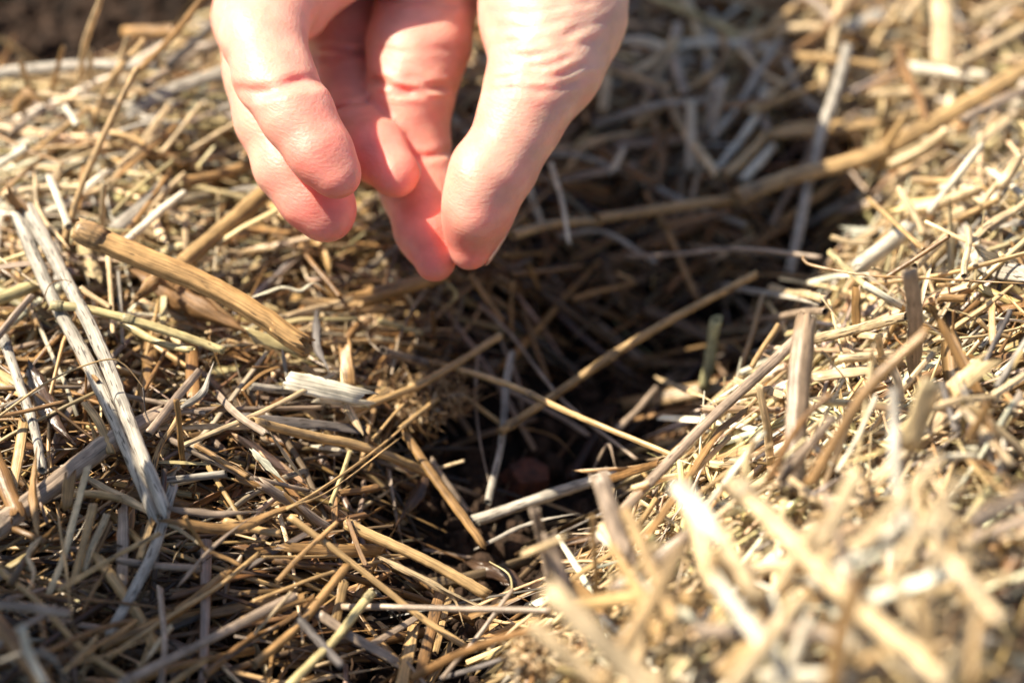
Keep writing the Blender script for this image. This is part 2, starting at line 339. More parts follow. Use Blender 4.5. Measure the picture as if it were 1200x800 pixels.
# ------------------------------------------------------------ the single stalks, leaves and threads one can point at
# kind | px,py[,lift cm] ... | width px | colour | label (left empty: written from its look and its place further down)
HERO = '''
T|75,283,.5 103,200 160,81,3.0|8|T|long thin tan straw stalk leaning up to the right above the upper left straw
T|160,84,1.2 205,40 242,-6,3.0|9|O|brown stalk rising to the top edge just left of the hand
T|93,97,.4 100,50 119,-4,3.4|8|P|tall pale stalk standing up against the dark soil at the top left
T|103,98,.3 107,60,1.6|7|P|
T|60,107,.3 74,56,1.8|7|O|short orange brown stalk standing up at the upper left edge of the straw
T|34,106,.3 24,70,1.4|8|P|
T|106,145,.4 130,95 168,47,2.0|8|T|
T|131,112,.4 150,44,1.8|8|P|
L|20,124,.8 32,112 46,118,.9|20|O|crumpled orange leaf flake on the straw near the upper left corner
L|12,158,.5 50,128 98,118,.5|11|M|
L|68,120,.6 88,114 106,124,.6|9|P|
S|77,126,.9 88,143,.8|8|W|small bright white straw chip on the upper left straw
S|158,129,.8 205,104 266,83,.9|17|G|broad pale grey straw strip curving toward the hand
T|148,38,.8 206,37,.8|15|O|stubby orange brown stem lying beyond the straw ridge
T|198,76,.8 252,28,1.0|9|K|
T|-20,88,.6 80,78 182,76,.6|15|G|grey weathered stick lying along the far edge of the straw at upper left
T|190,178,.9 207,157 236,122,1.3|6|P|
L|212,150,.7 250,150 294,153,.7|7|Y|
S|142,194,.8 190,154,.9|9|P|
L|137,158,.8 165,175 216,183,.7|9|B|
T|124,162,.6 165,147 216,143,.6|7|G|
T|28,176,.7 104,171,.7|5|T|
T|18,191,.6 60,160 103,128,.7|7|T|
L|221,188,.6 260,180 296,166,.6|10|P|
S|232,194,.8 250,172,1.2|5|Y|
T|172,100,.7 232,60,.8|9|M|
S|352,408,1.6 322,386,1.8|12|X|
F|96,270,2.2 112,276 120,281,2.3|5|O|
T|215,215,.6 300,193,.7|14|O|
N|106,276,2.3 125,284 250,337 354,404,1.7|28|X|thick split golden brown stalk with a broken node at its upper left end
L|165,322,.3 230,358 287,386,.3|30|B|broad brown husk lying under the thick golden brown stalk
L|172,336,.9 184,328 196,334,.8|22|O|curled golden flake poking out below the thick golden brown stalk
H|24,257,1.0 62,350 112,445 179,597,1.0|18|G|long weathered grey straw half running down the left side, its left-hand twin
H|38,251,1.1 80,340 129,440 189,592,1.2|19|G|long weathered grey straw half with black cracks, right-hand twin of the pair
S|11,227,1.6 29,256,.9|12|O|short orange stub sticking out above the grey straw pair
T|148,281,.8 215,227,1.1|10|W|bright whitish straw stalk pointing up right above the thick golden brown stalk
T|119,266,.6 122,216,1.8|7|P|
H|208,318,.7 262,268 322,216,.8|22|T|broad grey tan stem slanting up right toward the lowest fingertip
S|140,263,.6 196,214,.7|17|G|
S|-6,313,1.0 40,309 86,318,1.0|10|M|pinkish flat strip lying across the grey straw pair at the left edge
N|60,357,1.2 105,362 215,394 262,410,1.0|11|Y|greenish yellow stalk with a swollen end lying across the grey straw pair
H|148,382,.8 180,399 222,409,.9|9|Y|
T|94,337,1.3 129,361,1.2|7|P|
F|50,356,1.3 58,334 76,328 92,336,1.3|2|B|
L|83,284,.9 88,268 106,253,1.2|7|Y|
L|90,266,.9 130,271 172,270,.9|6|Y|
T|-4,394,1.0 37,347,1.1|9|M|
H|-8,352,.6 54,327,.7|17|Y|
T|127,300,.5 132,392,.7|6|P|
T|139,318,.4 144,402,.5|5|G|
T|110,350,.4 112,391,.5|8|T|
S|192,346,.4 191,382,.4|9|Y|
S|218,250,.6 218,292,.7|9|P|
F|-4,300,.9 55,341,.9|3|P|
L|40,205,.8 45,248 80,291,.8|8|P|
S|54,223,.6 70,200,.9|9|P|
F|155,274,1.1 200,295 236,318,.9|1.6|T|
N|4,396,.7 25,455 40,500 49,551,.8|12|G|whitish grey stalk with a joint standing along the left edge
F|-4,490,1.2 60,445 120,422 145,427 170,456,1.2|3.6|T|long thin straw arching over the grey straw pair
F|168,454,1.2 172,488 192,514,.6|2.4|K|
N|-6,622,.3 60,570 130,515 185,487,.5|25|M|thick brown branch-like stalk lying under the grey straw pair
L|36,436,.3 55,480 78,512,.2|32|D|dark rotten leaf crumpled behind the grey straw pair
L|214,476,.7 236,461 248,430,1.1|9|G|curved silvery grey blade below the swollen end of the greenish stalk
T|214,545,.3 211,505 206,468,1.9|7|O|thin orange stub standing upright in the left straw
T|142,461,.5 190,474 240,483,.5|7|M|
T|189,487,.6 250,480 378,477,.6|6|M|
T|212,524,.7 300,485 392,438,1.2|7|P|long pale straw slanting up right beneath the white papery chip
H|186,509,.5 230,531 292,560,.4|8|M|
T|230,522,.7 290,558,.6|7|O|
S|180,500,.5 250,498 345,502,.5|11|P|
S|174,540,.5 245,543,.5|6|Y|
T|190,563,.5 264,555,.5|9|G|
S|102,550,1.6 88,602 75,650 58,692,.4|9|P|sunlit pale strip standing up at lower left beside an orange chip
S|81,563,1.0 78,590,.7|15|O|
L|98,556,.6 150,586 205,618 242,641,.9|11|P|curving leaf blade that turns from grey to cream at lower left
S|225,404,.3 226,462,.3|16|B|
T|170,458,.4 196,404,.5|5|B|
H|-10,530,.6 18,602,.5|22|B|
S|27,500,.5 13,582,.4|13|T|
T|-5,664,.8 50,712 100,760 150,797,.8|8|T|long tan stalk running from the left edge down to the bottom edge
T|68,692,.6 130,655 187,624,1.1|6|T|thin tan stalk crossing over the grey bundles at lower left
L|67,598,.9 76,650 80,700 86,738,.7|4|T|
L|47,629,.8 33,650 40,672 32,694,.6|7|P|
T|-6,708,1.2 82,718,1.2|12|M|mauve brown stalk end entering from the left edge near the bottom
T|24,733,2.4 34,765 52,800,1.4|11|W|blurred white-topped stub at the bottom left corner
L|-4,776,1.8 30,764 60,770 82,806,1.4|6|G|
S|203,571,1.0 178,650 128,742,.5|13|G|grey and black straw strip slanting down left below the leaf blade
S|193,570,.7 165,650,.5|10|T|
T|110,592,.9 86,682,.4|10|T|
T|125,602,.8 97,668,.4|9|P|
T|131,611,.7 100,672,.4|6|B|
S|144,598,.4 143,682,.4|15|M|
H|118,658,.5 150,702 182,757,.4|15|T|
H|122,757,.4 190,725 272,668,.5|13|O|
T|126,772,.5 200,722 250,690 302,648,.6|6|T|
N|136,804,.8 230,757 345,699,.9|11|M|long mauve stalk running up right from the bottom edge at left
T|84,777,.6 160,726,.8|6|O|
T|-4,690,.6 100,702 204,714,.5|4|B|
L|200,612,1.1 262,618 330,598 356,590,1.0|15|O|long golden curled leaf with a twisted thin tail in the lower left
L|196,594,1.0 250,602 305,600,1.0|10|M|pale pinkish leaf edge lying above the golden curled leaf
F|336,596,1.0 375,573 440,527 512,467,1.4|4.5|T|thin straw rising right from the tail of the golden curled leaf
F|340,594,1.0 385,576 445,531 470,512,1.2|3|T|
T|217,605,1.4 237,640,.9|5|O|
S|240,642,.7 282,662,.6|8|O|
H|-10,722,.6 52,806,.6|22|B|
T|163,782,.5 201,734,.8|7|P|
T|198,803,.6 242,772,.7|7|T|
T|240,790,.4 300,742,.6|9|B|
L|296,347,.8 330,337 352,341 368,331 383,341,1.0|5|W|crinkled white ribbon of leaf right of the thick golden brown stalk
S|300,394,.5 352,410,.6|16|Y|
T|358,298,.5 398,347,.6|6|B|
H|424,351,.5 470,338 518,324,.6|20|O|broad brown stem lying just below the pinched fingertips
L|522,329,1.6 532,340 533,350 518,363,.9|4|Y|tiny pale hooked thread hanging below the pinched fingertips
L|371,372,.9 371,405 384,432,.6|13|K|dark slate grey blade left of the seed head
T|380,402,.5 440,400 508,405,.5|5|T|
S|446,377,.5 494,389,.5|7|Y|
T|449,411,.9 502,426,1.0|11|M|stub of mauve stalk pointing at the seed head from the left
N|498,423,.8 540,432 600,450 680,491 792,534,.7|8|T|long bent dull stalk crossing the furrow beneath the diagonal stalk
T|410,483,.7 480,455 530,427 586,393,1.6|9|T|tan stalk with a pale cut end rising right over the seed head
S|412,489,.6 452,460,.7|13|T|
T|509,392,.4 507,364,1.2|5|B|
S|343,447,1.5 420,464,1.6|24|W|bright white papery chip in the middle of the left straw
S|372,468,1.0 432,474,1.0|10|W|
L|331,412,.8 337,445 346,460,.8|6|G|
S|404,408,.7 409,450,.4|17|O|
T|296,430,.5 372,430,.5|3|B|
T|293,452,.5 345,458,.5|10|G|
T|436,514,.9 473,474,1.1|4|T|
T|468,503,1.1 513,466,1.4|6|T|
N|296,496,.8 375,514 417,523 500,551,.7|12|T|tan jointed stalk lying left to right below the white papery chip
S|292,489,.5 360,496 424,503,.7|15|K|
L|368,523,.5 412,529,.5|7|W|
H|479,511,1.0 515,565 566,637,1.2|14|O|golden brown split stalk slanting down right into the dark furrow
H|508,543,.5 548,597,.4|9|M|
L|318,509,.9 340,540 361,569,.6|6|P|
T|410,529,.7 388,591,.6|6|Y|
L|296,528,.6 331,562,.6|9|W|
T|298,560,.5 362,575,.5|6|M|
T|398,578,.5 444,571,.5|9|B|
S|392,585,.4 392,613,.4|9|B|
H|310,570,.5 384,618,.4|13|M|
T|515,548,.9 544,540,1.4|4|P|
L|500,558,.4 488,582 468,610,.2|17|D|wet dark leaf glinting at the left side of the furrow
F|561,405,1.0 558,450 559,490 565,532 575,574,.8|5|M|gnarled thin twig hanging straight down into the furrow
T|602,414,1.2 594,455 585,520 574,587,.8|9|G|pale mauve stalk standing in the furrow right of the gnarled twig
T|601,330,.7 598,386,.5|6|O|
T|552,322,1.0 570,350 589,376,.7|6|O|short orange stalk just below the thumb tip
T|561,357,.6 600,395 662,470 745,538,.9|5|M|thin mauve stalk slanting down right beneath the diagonal stalk
N|583,506,1.4 650,462 730,410 800,368 884,321,2.4|11|T|long tan stalk lying diagonally across the dark middle of the furrow
T|826,453,.2 840,374,2.0|14|V|short yellow green stalk standing upright in the furrow
T|758,225,.9 780,270 820,350,1.0|8|O|orange brown stalk slanting down to the upright yellow green one
T|735,300,.8 800,297 870,292 962,301,.6|6|M|
H|900,337,1.5 965,349,1.6|11|P|
T|850,334,.6 964,356,1.3|10|G|
T|878,374,.8 966,364,1.4|9|M|
H|697,630,1.2 765,560 840,481 932,396,1.6|17|M|long pinkish stalk lying along the lit lip of the right straw heap
S|757,627,.9 805,562 842,507 874,480,1.0|9|O|brown twisted strip running beside the long pinkish stalk
S|748,640,.8 800,568 855,512,.9|7|P|
N|928,566,.6 935,470 943,382,3.0|28|Z|thick split stump with a dark open top standing in the right straw heap
S|1075,443,.3 1068,322,3.6|22|M|broad mauve flat stake standing in the right straw heap
T|950,398,1.2 1062,371,1.2|12|P|bright pale stalk running right from the top of the split stump
S|904,542,.4 891,452,2.2|10|P|
T|948,566,2.0 1012,465 1088,385,3.2|14|O|blurred orange tan stalk slanting up right across the right straw heap
T|900,562,1.8 935,500 972,464,2.6|8|B|
T|914,562,1.6 976,490,2.4|12|M|
T|1057,622,2.0 1045,458,3.4|14|G|whitish blurred stalk standing right of the slanting orange tan stalk
S|1066,520,1.6 1092,450,3.0|26|P|
S|1035,442,.6 1030,395,2.0|9|P|
T|1137,461,.6 1183,366,1.4|7|K|
T|1117,493,.6 1204,438,1.0|9|G|
T|1167,455,.7 1205,395,1.3|8|G|
T|1115,432,.5 1118,364,1.6|4|B|
T|1121,507,.4 1104,448,1.2|9|K|
T|1137,512,1.4 1162,470,2.8|16|O|
N|868,232,1.1 930,208 1010,186 1080,150 1206,78,1.4|20|T|thick tan stem running from the shade up to the right edge
T|1128,142,1.0 1206,102,1.2|11|M|
S|1105,70,.6 1105,-5,1.2|28|P|broad cream straw strip standing at the top edge near the right
T|1058,26,.8 1078,-4,.9|12|P|
T|1064,80,.7 1156,90,.7|15|W|
T|1122,76,1.0 1206,30,1.2|10|P|
T|1052,58,.8 1086,142,.6|11|B|
T|992,52,1.4 965,150 955,200 923,322,.9|13|G|long grey stalk crossing the thick tan stem from the top down
T|866,62,.8 945,68 1032,78,.8|12|T|
T|764,-3,.9 840,28 864,44,.9|9|Y|
L|726,47,1.1 766,50 802,80,.9|12|W|curled white straw beside the wide part of the thumb
T|743,148,.7 837,84,1.0|10|T|
S|846,42,1.0 851,62 838,86,.8|9|O|
T|842,98,1.4 833,152,.6|18|G|
T|718,171,.7 840,151 893,78,.9|14|M|bent mauve stem in the blurred straw right of the thumb
L|668,192,1.2 695,166 764,152,1.2|10|P|cream curved leaf lying right of the thumb
T|655,212,.9 700,203 743,194,1.0|10|M|
S|719,197,1.3 730,176,1.6|8|W|
S|646,192,2.6 658,235 667,282,2.0|6|W|pale narrow thread of leaf dangling right of the thumb
T|600,275,.7 660,262 702,258,.8|12|T|
T|655,277,.7 706,272 770,308,.8|6|G|
T|752,213,.9 810,240 874,264,.8|8|G|pale speckled stalk in the shade right of the hand
T|850,205,.9 872,186 897,156,1.0|12|T|
T|870,212,.8 905,172,1.0|12|W|
T|898,162,.8 935,148 1012,145,.9|11|T|
F|941,300,2.2 948,310 1010,322 1080,326 1200,332,1.2|4|O|long thin curled leaf tip reaching left out of the right straw heap
T|1038,326,1.2 1112,277,1.6|6|B|
T|1020,333,1.0 1110,320 1206,296,1.0|6|T|
H|1010,312,.9 1062,272,1.1|23|W|broad bright cream blade at the furrow's right rim
H|1060,252,.8 1142,224,.9|16|P|
T|973,296,1.6 1020,340,1.0|9|Y|
T|1018,233,1.4 1082,292,1.0|6|T|
S|1128,272,.8 1155,310 1204,322,.8|21|G|
L|1177,264,1.0 1190,260 1206,262,1.0|12|G|
S|1003,346,1.6 1003,388,.8|12|O|
T|1100,349,1.0 1132,349,1.0|11|O|
F|960,344,2.0 986,380,1.5|2.5|P|
T|655,712,1.0 640,655 628,597,3.6|14|M|blurred upright stalk at the left foot of the right straw heap
S|676,712,1.2 655,668 645,632,3.2|17|M|
T|614,648,3.2 664,630,3.2|10|P|
T|699,705,.8 695,604,3.0|7|T|
T|800,850,2.0 740,785 648,699,4.2|30|P|very thick blurred cream stalk poking in at the bottom edge
T|740,830,2.0 690,790 624,729,3.8|18|P|
T|800,752,2.4 770,680 734,600,4.0|17|T|blurred greyish stalk leaning left over the right straw heap
S|846,634,2.6 800,572,4.0|27|W|broad glaring white strip in the right straw heap
S|882,692,2.4 846,630,2.8|20|P|
N|862,568,3.0 905,612 981,683 1062,755 1112,806,3.0|27|P|long thick blurred cream stalk lying down right across the heap
T|1126,562,3.4 1080,622 1030,688,3.0|16|P|pale blurred stalk crossing above the long thick cream stalk
T|1066,623,2.6 1046,538,3.6|11|W|
T|1110,654,3.0 1172,727,2.6|16|P|
T|1138,612,2.8 1206,578,3.0|19|M|
T|984,664,3.2 1030,650 1068,645,3.0|6|W|
T|1050,682,2.4 1090,762,2.0|15|P|
T|1148,718,2.6 1138,800,2.4|14|T|
S|700,624,1.6 756,686,1.0|6|W|
T|706,806,2.6 800,640,3.4|20|T|
T|860,806,3.0 940,700,3.8|22|P|
S|975,806,3.0 1000,690,3.8|22|O|
T|780,760,2.4 720,640,3.0|13|T|
S|900,760,2.8 845,690,3.4|18|W|
T|1010,640,3.0 1100,540,3.6|15|P|
S|960,640,2.6 1000,560,3.2|20|P|
T|1100,806,2.6 1080,700,3.4|18|T|
T|726,713,.4 740,630,1.6|6|M|
T|712,716,.4 719,676,1.2|12|P|
T|750,772,.6 756,700,1.8|10|P|
S|674,684,.8 706,714,.6|15|O|
S|669,681,.8 736,632,.7|7|T|
H|562,606,.8 640,581 715,557,1.0|15|G|stout grey tan stalk bridging the furrow toward the right heap
H|700,564,.9 772,541,.8|13|B|
L|560,642,.6 620,612 676,602,.7|6|G|
L|692,555,.8 712,520 722,549,.9|5|M|
S|714,570,.9 716,594,.9|10|P|
N|406,612,.9 490,653 571,696,1.0|14|T|stout grey tan stalk reaching down right from the left straw into the furrow
T|340,605,1.0 400,650 490,721 546,757,1.0|8|T|slender tan stalk running parallel below the stout grey tan one
T|446,655,.9 470,666 571,714,.8|4|P|
L|450,655,1.0 500,680 530,700 541,723,.9|9|P|torn cream leaf edge with an orange tip at the furrow's lower left
T|402,711,.5 500,711 645,717,.6|8|M|pinkish stalk lying level across the lower furrow
T|298,778,.7 350,732 406,664,1.1|12|O|reddish brown stalk slanting up right near the bottom edge
N|437,694,1.2 400,740 370,770 338,806,.8|11|Y|knobbed greenish grey stalk at the bottom edge
S|374,722,.7 462,773,.8|12|M|
S|434,756,.5 489,722,.6|9|M|
S|486,730,.5 470,804,.5|15|T|
S|516,694,.6 490,804,.5|15|B|
S|530,690,.4 510,762,.4|8|T|
T|351,726,.7 401,781,.8|11|K|
T|484,793,1.0 545,762 648,733,1.4|11|B|dark brown rod slanting up right at the bottom of the furrow
T|308,652,.8 380,652 485,650,.7|4|T|
T|296,704,.8 390,670 488,650,.8|4.5|T|
S|338,641,.5 442,645,.5|17|O|
H|294,723,.7 352,700,.7|15|O|
T|324,681,.9 394,611,1.4|6|O|bright orange spike rising right in the lower left straw
T|298,742,.9 341,694,1.1|4|P|
S|402,688,.4 394,726,.4|12|T|
T|518,794,.6 603,768,.8|7|K|
T|516,798,.7 550,756 600,694,1.2|6|M|
F|600,696,1.2 596,672 573,658,1.5|3|Y|
L|562,662,.2 590,672 622,690,.2|22|D|
L|608,500,.8 650,512 673,534,.6|3.5|O|
T|724,504,.6 771,454,.8|8|M|
L|769,442,.7 800,452 840,476,.7|9|P|
T|618,308,.6 632,338,.5|6|O|
T|587,299,.5 642,297,.5|6|O|
T|600,322,.4 682,312,.5|6|B|
T|672,350,.4 745,330,.5|6|O|
T|560,438,.7 640,480 690,510,.5|6|M|
T|735,640,.7 768,585,.9|8|T|
T|880,430,.8 912,380,1.2|7|T|
T|800,590,1.0 905,520,1.2|6|T|
T|820,620,1.0 900,560,1.3|7|P|
T|840,470,.9 905,455,1.0|9|P|
T|985,420,1.2 1048,415,1.3|12|P|
S|960,440,1.1 1020,432,1.1|16|P|
T|1090,250,.9 1150,170,1.2|9|W|
T|1150,240,1.0 1200,180,1.2|9|P|
S|1110,200,.8 1180,140,.9|12|P|
T|1160,270,1.1 1204,235,1.2|8|P|
T|800,130,.8 905,118,.8|9|B|
T|770,110,.7 700,60,.8|8|M|
T|880,130,.8 960,100,.9|9|T|
T|930,10,.8 880,52,.8|12|T|
T|985,-4,.9 975,60,.8|10|P|
T|1100,110,.8 1020,110,.8|10|P|
S|690,30,.7 760,60,.8|10|B|
T|1140,20,.8 1204,-2,.9|12|P|
T|990,230,.7 1012,180,.9|9|B|
T|880,290,.7 930,262,.7|7|B|
T|820,210,.7 870,190,.8|9|B|
'''
sizes = {}
def catmull(P, n):
    P = np.asarray(P, float)
    if len(P) == 2: return P[0] + (P[1]-P[0])*np.linspace(0, 1, n)[:, None]
    seg = np.concatenate([[0], np.cumsum(np.linalg.norm(np.diff(P, axis=0), axis=1))]); seg /= seg[-1]
    Q = np.vstack([2*P[0]-P[1], P, 2*P[-1]-P[-2]])
    out = []
    for t in np.linspace(0, 1, n):
        i = min(int(np.searchsorted(seg, t, 'right'))-1, len(P)-2); u = (t-seg[i])/(seg[i+1]-seg[i])
        a, b, c, d = Q[i], Q[i+1], Q[i+2], Q[i+3]
        out.append(.5*((2*b) + (c-a)*u + (2*a-5*b+4*c-d)*u*u + (3*b-a-3*c+d)*u**3))
    return np.array(out)
KINDNAME = {'T': 'straw_stalk', 'N': 'straw_stalk', 'S': 'straw_strip', 'H': 'split_straw', 'L': 'dry_leaf_blade', 'F': 'straw_thread'}
KINDCAT = {'T': 'straw', 'N': 'straw', 'S': 'straw strip', 'H': 'split straw', 'L': 'dry leaf', 'F': 'straw thread'}
KINDGRP = {'T': 'straw stalks lying on the mulch', 'N': 'straw stalks lying on the mulch', 'S': 'flat strips of straw on the mulch',
           'H': 'split straws on the mulch', 'L': 'dry leaf blades on the mulch', 'F': 'thin straw threads on the mulch'}
ITEMS = []
def hero_points(s):
    pts = [tuple(float(v) for v in t.split(',')) for t in s.split()]
    Pz = []
    for p in pts:
        Pz.append(project(hit(p[0], p[1], p[2]))[2] if len(p) == 3 else None)
    d = [0.0]
    for a, b in zip(pts[:-1], pts[1:]): d.append(d[-1] + math.hypot(b[0]-a[0], b[1]-a[1]))
    kn = [i for i, z in enumerate(Pz) if z is not None]
    iz = np.interp(d, [d[i] for i in kn], [1/Pz[i] for i in kn])
    return np.array([unproj(p[0], p[1], 1/z) for p, z in zip(pts, iz)]), pts
def straw_piece(kind, P3, hw, col, rs):
    """mesh arrays of one stalk / strip / blade along the points P3 (world), half width hw (m)"""
    Ln = float(np.sum(np.linalg.norm(np.diff(P3, axis=0), axis=1)))
    K = int(np.clip(Ln/hw*1.2, 10, 44)); 
    P = catmull(P3, K); t = np.linspace(0, 1, K)
    # small natural waviness
    for a in range(3):
        P[:, a] += rs.normal(0, 1)*min(hw*.28, Ln*.006)*np.sin(t*rs.uniform(3, 8) + rs.uniform(0, 6)) + rs.normal(0, .02, K)*hw
    nodes = []
    wv = 1 + .05*np.sin(t*rs.uniform(5, 12)+rs.uniform(0, 6)) + rs.normal(0, .018, K)
    wv = wv*np.linspace(rs.uniform(.92, 1.05), rs.uniform(.85, 1.0), K)
    viewd = norm(CAMP - P.mean(0)); up = norm(viewd*.75 + np.array([0, 0, .5]) + rs.normal(0, .12, 3))
    dark = 1 + .10*np.sin(t*rs.uniform(4, 14)+rs.uniform(0, 6)) + rs.normal(0, .05, K)
    jag = None; tw = None
    col = np.array(col)*np.exp(rs.normal(0, .07)); col = np.clip(col.mean() + (col-col.mean())*1.10, .01, .92)
    if kind in 'TNF':
        S = 16 if kind != 'F' else 7
        a = np.arange(S)/S*2*np.pi
        rr = 1 + .05*np.sin(a*rs.integers(2, 5)+rs.uniform(0, 6)) + rs.normal(0, .025, S)
        if hw > .0018: S = 28; a = np.arange(S)/S*2*np.pi; rr = 1 + .05*np.sin(a*7+1) + .05*np.sin(a*3+rs.uniform(0, 6)) + rs.normal(0, .025, S) - .30*np.exp(-((a-4.4)/.13)**2)
        prof = np.stack([np.cos(a)*rr, np.sin(a)*rr*rs.uniform(.72, .95)], -1)
        if kind == 'N':
            nn = [.05] if rs.random() < .5 or Ln < .03 else [.05, rs.uniform(.4, .6)]
            if hw > .0018: nn = [.035]
            for q in nn: wv = wv + .16*np.exp(-((t-q)/.018)**2)
            nodes = nn
            dark = dark*(1 - .35*sum(np.exp(-((t-q-.02)/.02)**2) for q in nn))
        if kind == 'F': wv = wv*np.linspace(1, .45, K)
    elif kind == 'S':
        S = 16; prof = crescent(S, rs.uniform(.2, .5), .12); prof /= np.abs(prof[:, 0]).max()
        tw = (rs.normal(0, .25) + rs.normal(0, .35)*(t-.5))[None]
    elif kind == 'H':
        S = 20; prof = crescent(S, rs.uniform(1.3, 1.55), .14); prof /= np.abs(prof[:, 0]).max()
        fold = 1 + .05*np.sin(np.arange(S)*2.1)
        prof = prof*fold[:, None]; tw = (rs.choice([0, 0, .5, -.5]) + rs.normal(0, .25)*(t-.5))[None]
    else:
        S = 16; prof = crescent(S, rs.uniform(.7, 1.2), .09); prof /= np.abs(prof[:, 0]).max()
        prof = prof + np.stack([np.zeros(S), .10*np.sin(np.arange(S)*1.7)], -1)
        wv = wv*np.clip(np.minimum(.35+t*4, .12+(1-t)*2.0), .12, 1)
        wv = wv*(1+.12*np.sin(t*rs.uniform(12, 25)))
        tw = (rs.normal(0, .3) + rs.normal(0, .8)*(t-.5) + .25*np.sin(t*rs.uniform(6, 14)))[None]
    if kind in 'SHL':
        S = prof.shape[0]; h = S//2
        j0 = np.abs(rs.normal(0, 1.0, h))*hw; j1 = np.abs(rs.normal(0, 1.0, h))*hw
        jag = [np.concatenate([j, j[::-1]])[None] for j in (j0, j1)]
    else:
        S = prof.shape[0]; c = rs.normal(0, .5)
        jag = [(hw*((1.1 if hw > .0018 else .3)*rs.random(S) + .35*np.cos(np.arange(S)/S*6.28+rs.uniform(0, 6)) ))[None] for _ in (0, 1)]
    Pp, Ww, Dd = P, hw*wv, dark
    if kind in 'TN' and K > 8:      # hollow ends: the wall turns in and runs back down the inside
        T = norm(np.gradient(P, axis=0)); e = min(3.0*hw, Ln*.2)
        s1 = P[0] + (P[min(3, K-1)]-P[0])/np.linalg.norm(P[min(3, K-1)]-P[0])*e
        s2 = P[-1] + (P[-4]-P[-1])/np.linalg.norm(P[-4]-P[-1])*e
        outer = build_batch(P[None], Ww[None], prof[None], up[None], col[None], jag, tw, Dd[None])
        V = outer[0].reshape(K, S, 3); 
        ring = lambda R, c, k, sh: c + (R - R.mean(0))*k + sh
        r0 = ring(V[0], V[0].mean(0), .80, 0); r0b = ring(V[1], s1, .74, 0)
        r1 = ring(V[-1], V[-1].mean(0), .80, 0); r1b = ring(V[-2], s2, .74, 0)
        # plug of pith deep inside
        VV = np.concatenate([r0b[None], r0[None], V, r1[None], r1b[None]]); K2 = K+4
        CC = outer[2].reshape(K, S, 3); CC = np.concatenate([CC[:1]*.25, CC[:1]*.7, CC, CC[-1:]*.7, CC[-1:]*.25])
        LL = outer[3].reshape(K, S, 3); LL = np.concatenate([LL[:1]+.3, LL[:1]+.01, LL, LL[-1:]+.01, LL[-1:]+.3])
        s_ = np.arange(S); k = (np.arange(K2-1)*S)[:, None]
        q = np.stack([k+s_, k+(s_+1) % S, k+S+(s_+1) % S, k+S+s_], -1).reshape(-1, 4)
        caps = np.stack([s_[::-1], (K2-1)*S+s_])
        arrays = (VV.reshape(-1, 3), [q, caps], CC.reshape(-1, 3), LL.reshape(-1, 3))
    else:
        arrays = build_batch(P[None], Ww[None], prof[None], up[None], col[None], jag, tw, Dd[None])
    return arrays, P, nodes, K
def node_ring(P, q, hw, col, rs):
    """the swollen joint of a stalk with a ragged leaf-sheath scar"""
    K = len(P); i = q*(K-1); c = np.array([np.interp(i, range(K), P[:, a]) for a in range(3)])
    i2 = min(i+1, K-1); d = norm(np.array([np.interp(i2, range(K), P[:, a]) for a in range(3)]) - c + 1e-9)
    u = np.array([-1.3, -1.0, -.55, -.15, .2, .55, .8, 1.0])*hw
    ww = np.array([1.0, 1.06, 1.14, 1.17, 1.10, 1.15, 1.07, .98])*hw
    PP = c + d*u[:, None]
    S = 16; a = np.arange(S)/S*2*np.pi; rr = 1+rs.normal(0, .035, S)
    prof = np.stack([np.cos(a)*rr, np.sin(a)*rr*.9], -1)
    dk = np.array([.9, .8, .75, .9, .45, .7, .55, .5])
    return build_batch(PP[None], ww[None], prof[None], norm(np.array([[.1, -.6, .8]])), np.array([col]), [np.abs(rs.normal(0, .25, (1, S)))*hw]*2, None, dk[None])
def make_piece(kind, P3, hw, ck, label, seed, pts=None):
    rs = np.random.default_rng(seed)
    arr, P, nodes, K = straw_piece(kind, P3, hw, PAL[ck], rs)
    c = P3.mean(0); V = arr[0] - c
    mat = M_WET if ck == 'D' else M_LEAF if kind == 'L' else M_MOULD if (ck in 'GK' or (hw < .0015 and rs.random() < .2)) else M_STRAW
    name = KINDNAME[kind]
    o = link(name, mesh_np(name, V, arr[1], mat, arr[2], arr[3]), loc=c)
    tag(o, label or None, KINDCAT[kind], KINDGRP[kind])
    for q in nodes:
        n = node_ring(P, q, hw, PAL[ck], rs)
        link('node', mesh_np('node', n[0]-c, n[1], mat, n[2], n[3]), parent=o)
    ends = [project(P3[0]), project(P3[-1])]
    ITEMS.append(dict(o=o, kind=kind, ck=ck, hw=hw, P3=P3, c=project(c), ends=ends, label=label))
    return o
hi = 0
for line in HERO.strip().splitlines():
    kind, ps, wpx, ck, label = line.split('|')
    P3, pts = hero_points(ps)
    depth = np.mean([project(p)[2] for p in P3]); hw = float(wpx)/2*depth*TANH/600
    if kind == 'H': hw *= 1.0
    make_piece(kind, P3, hw, ck, label, 1000+hi); hi += 1
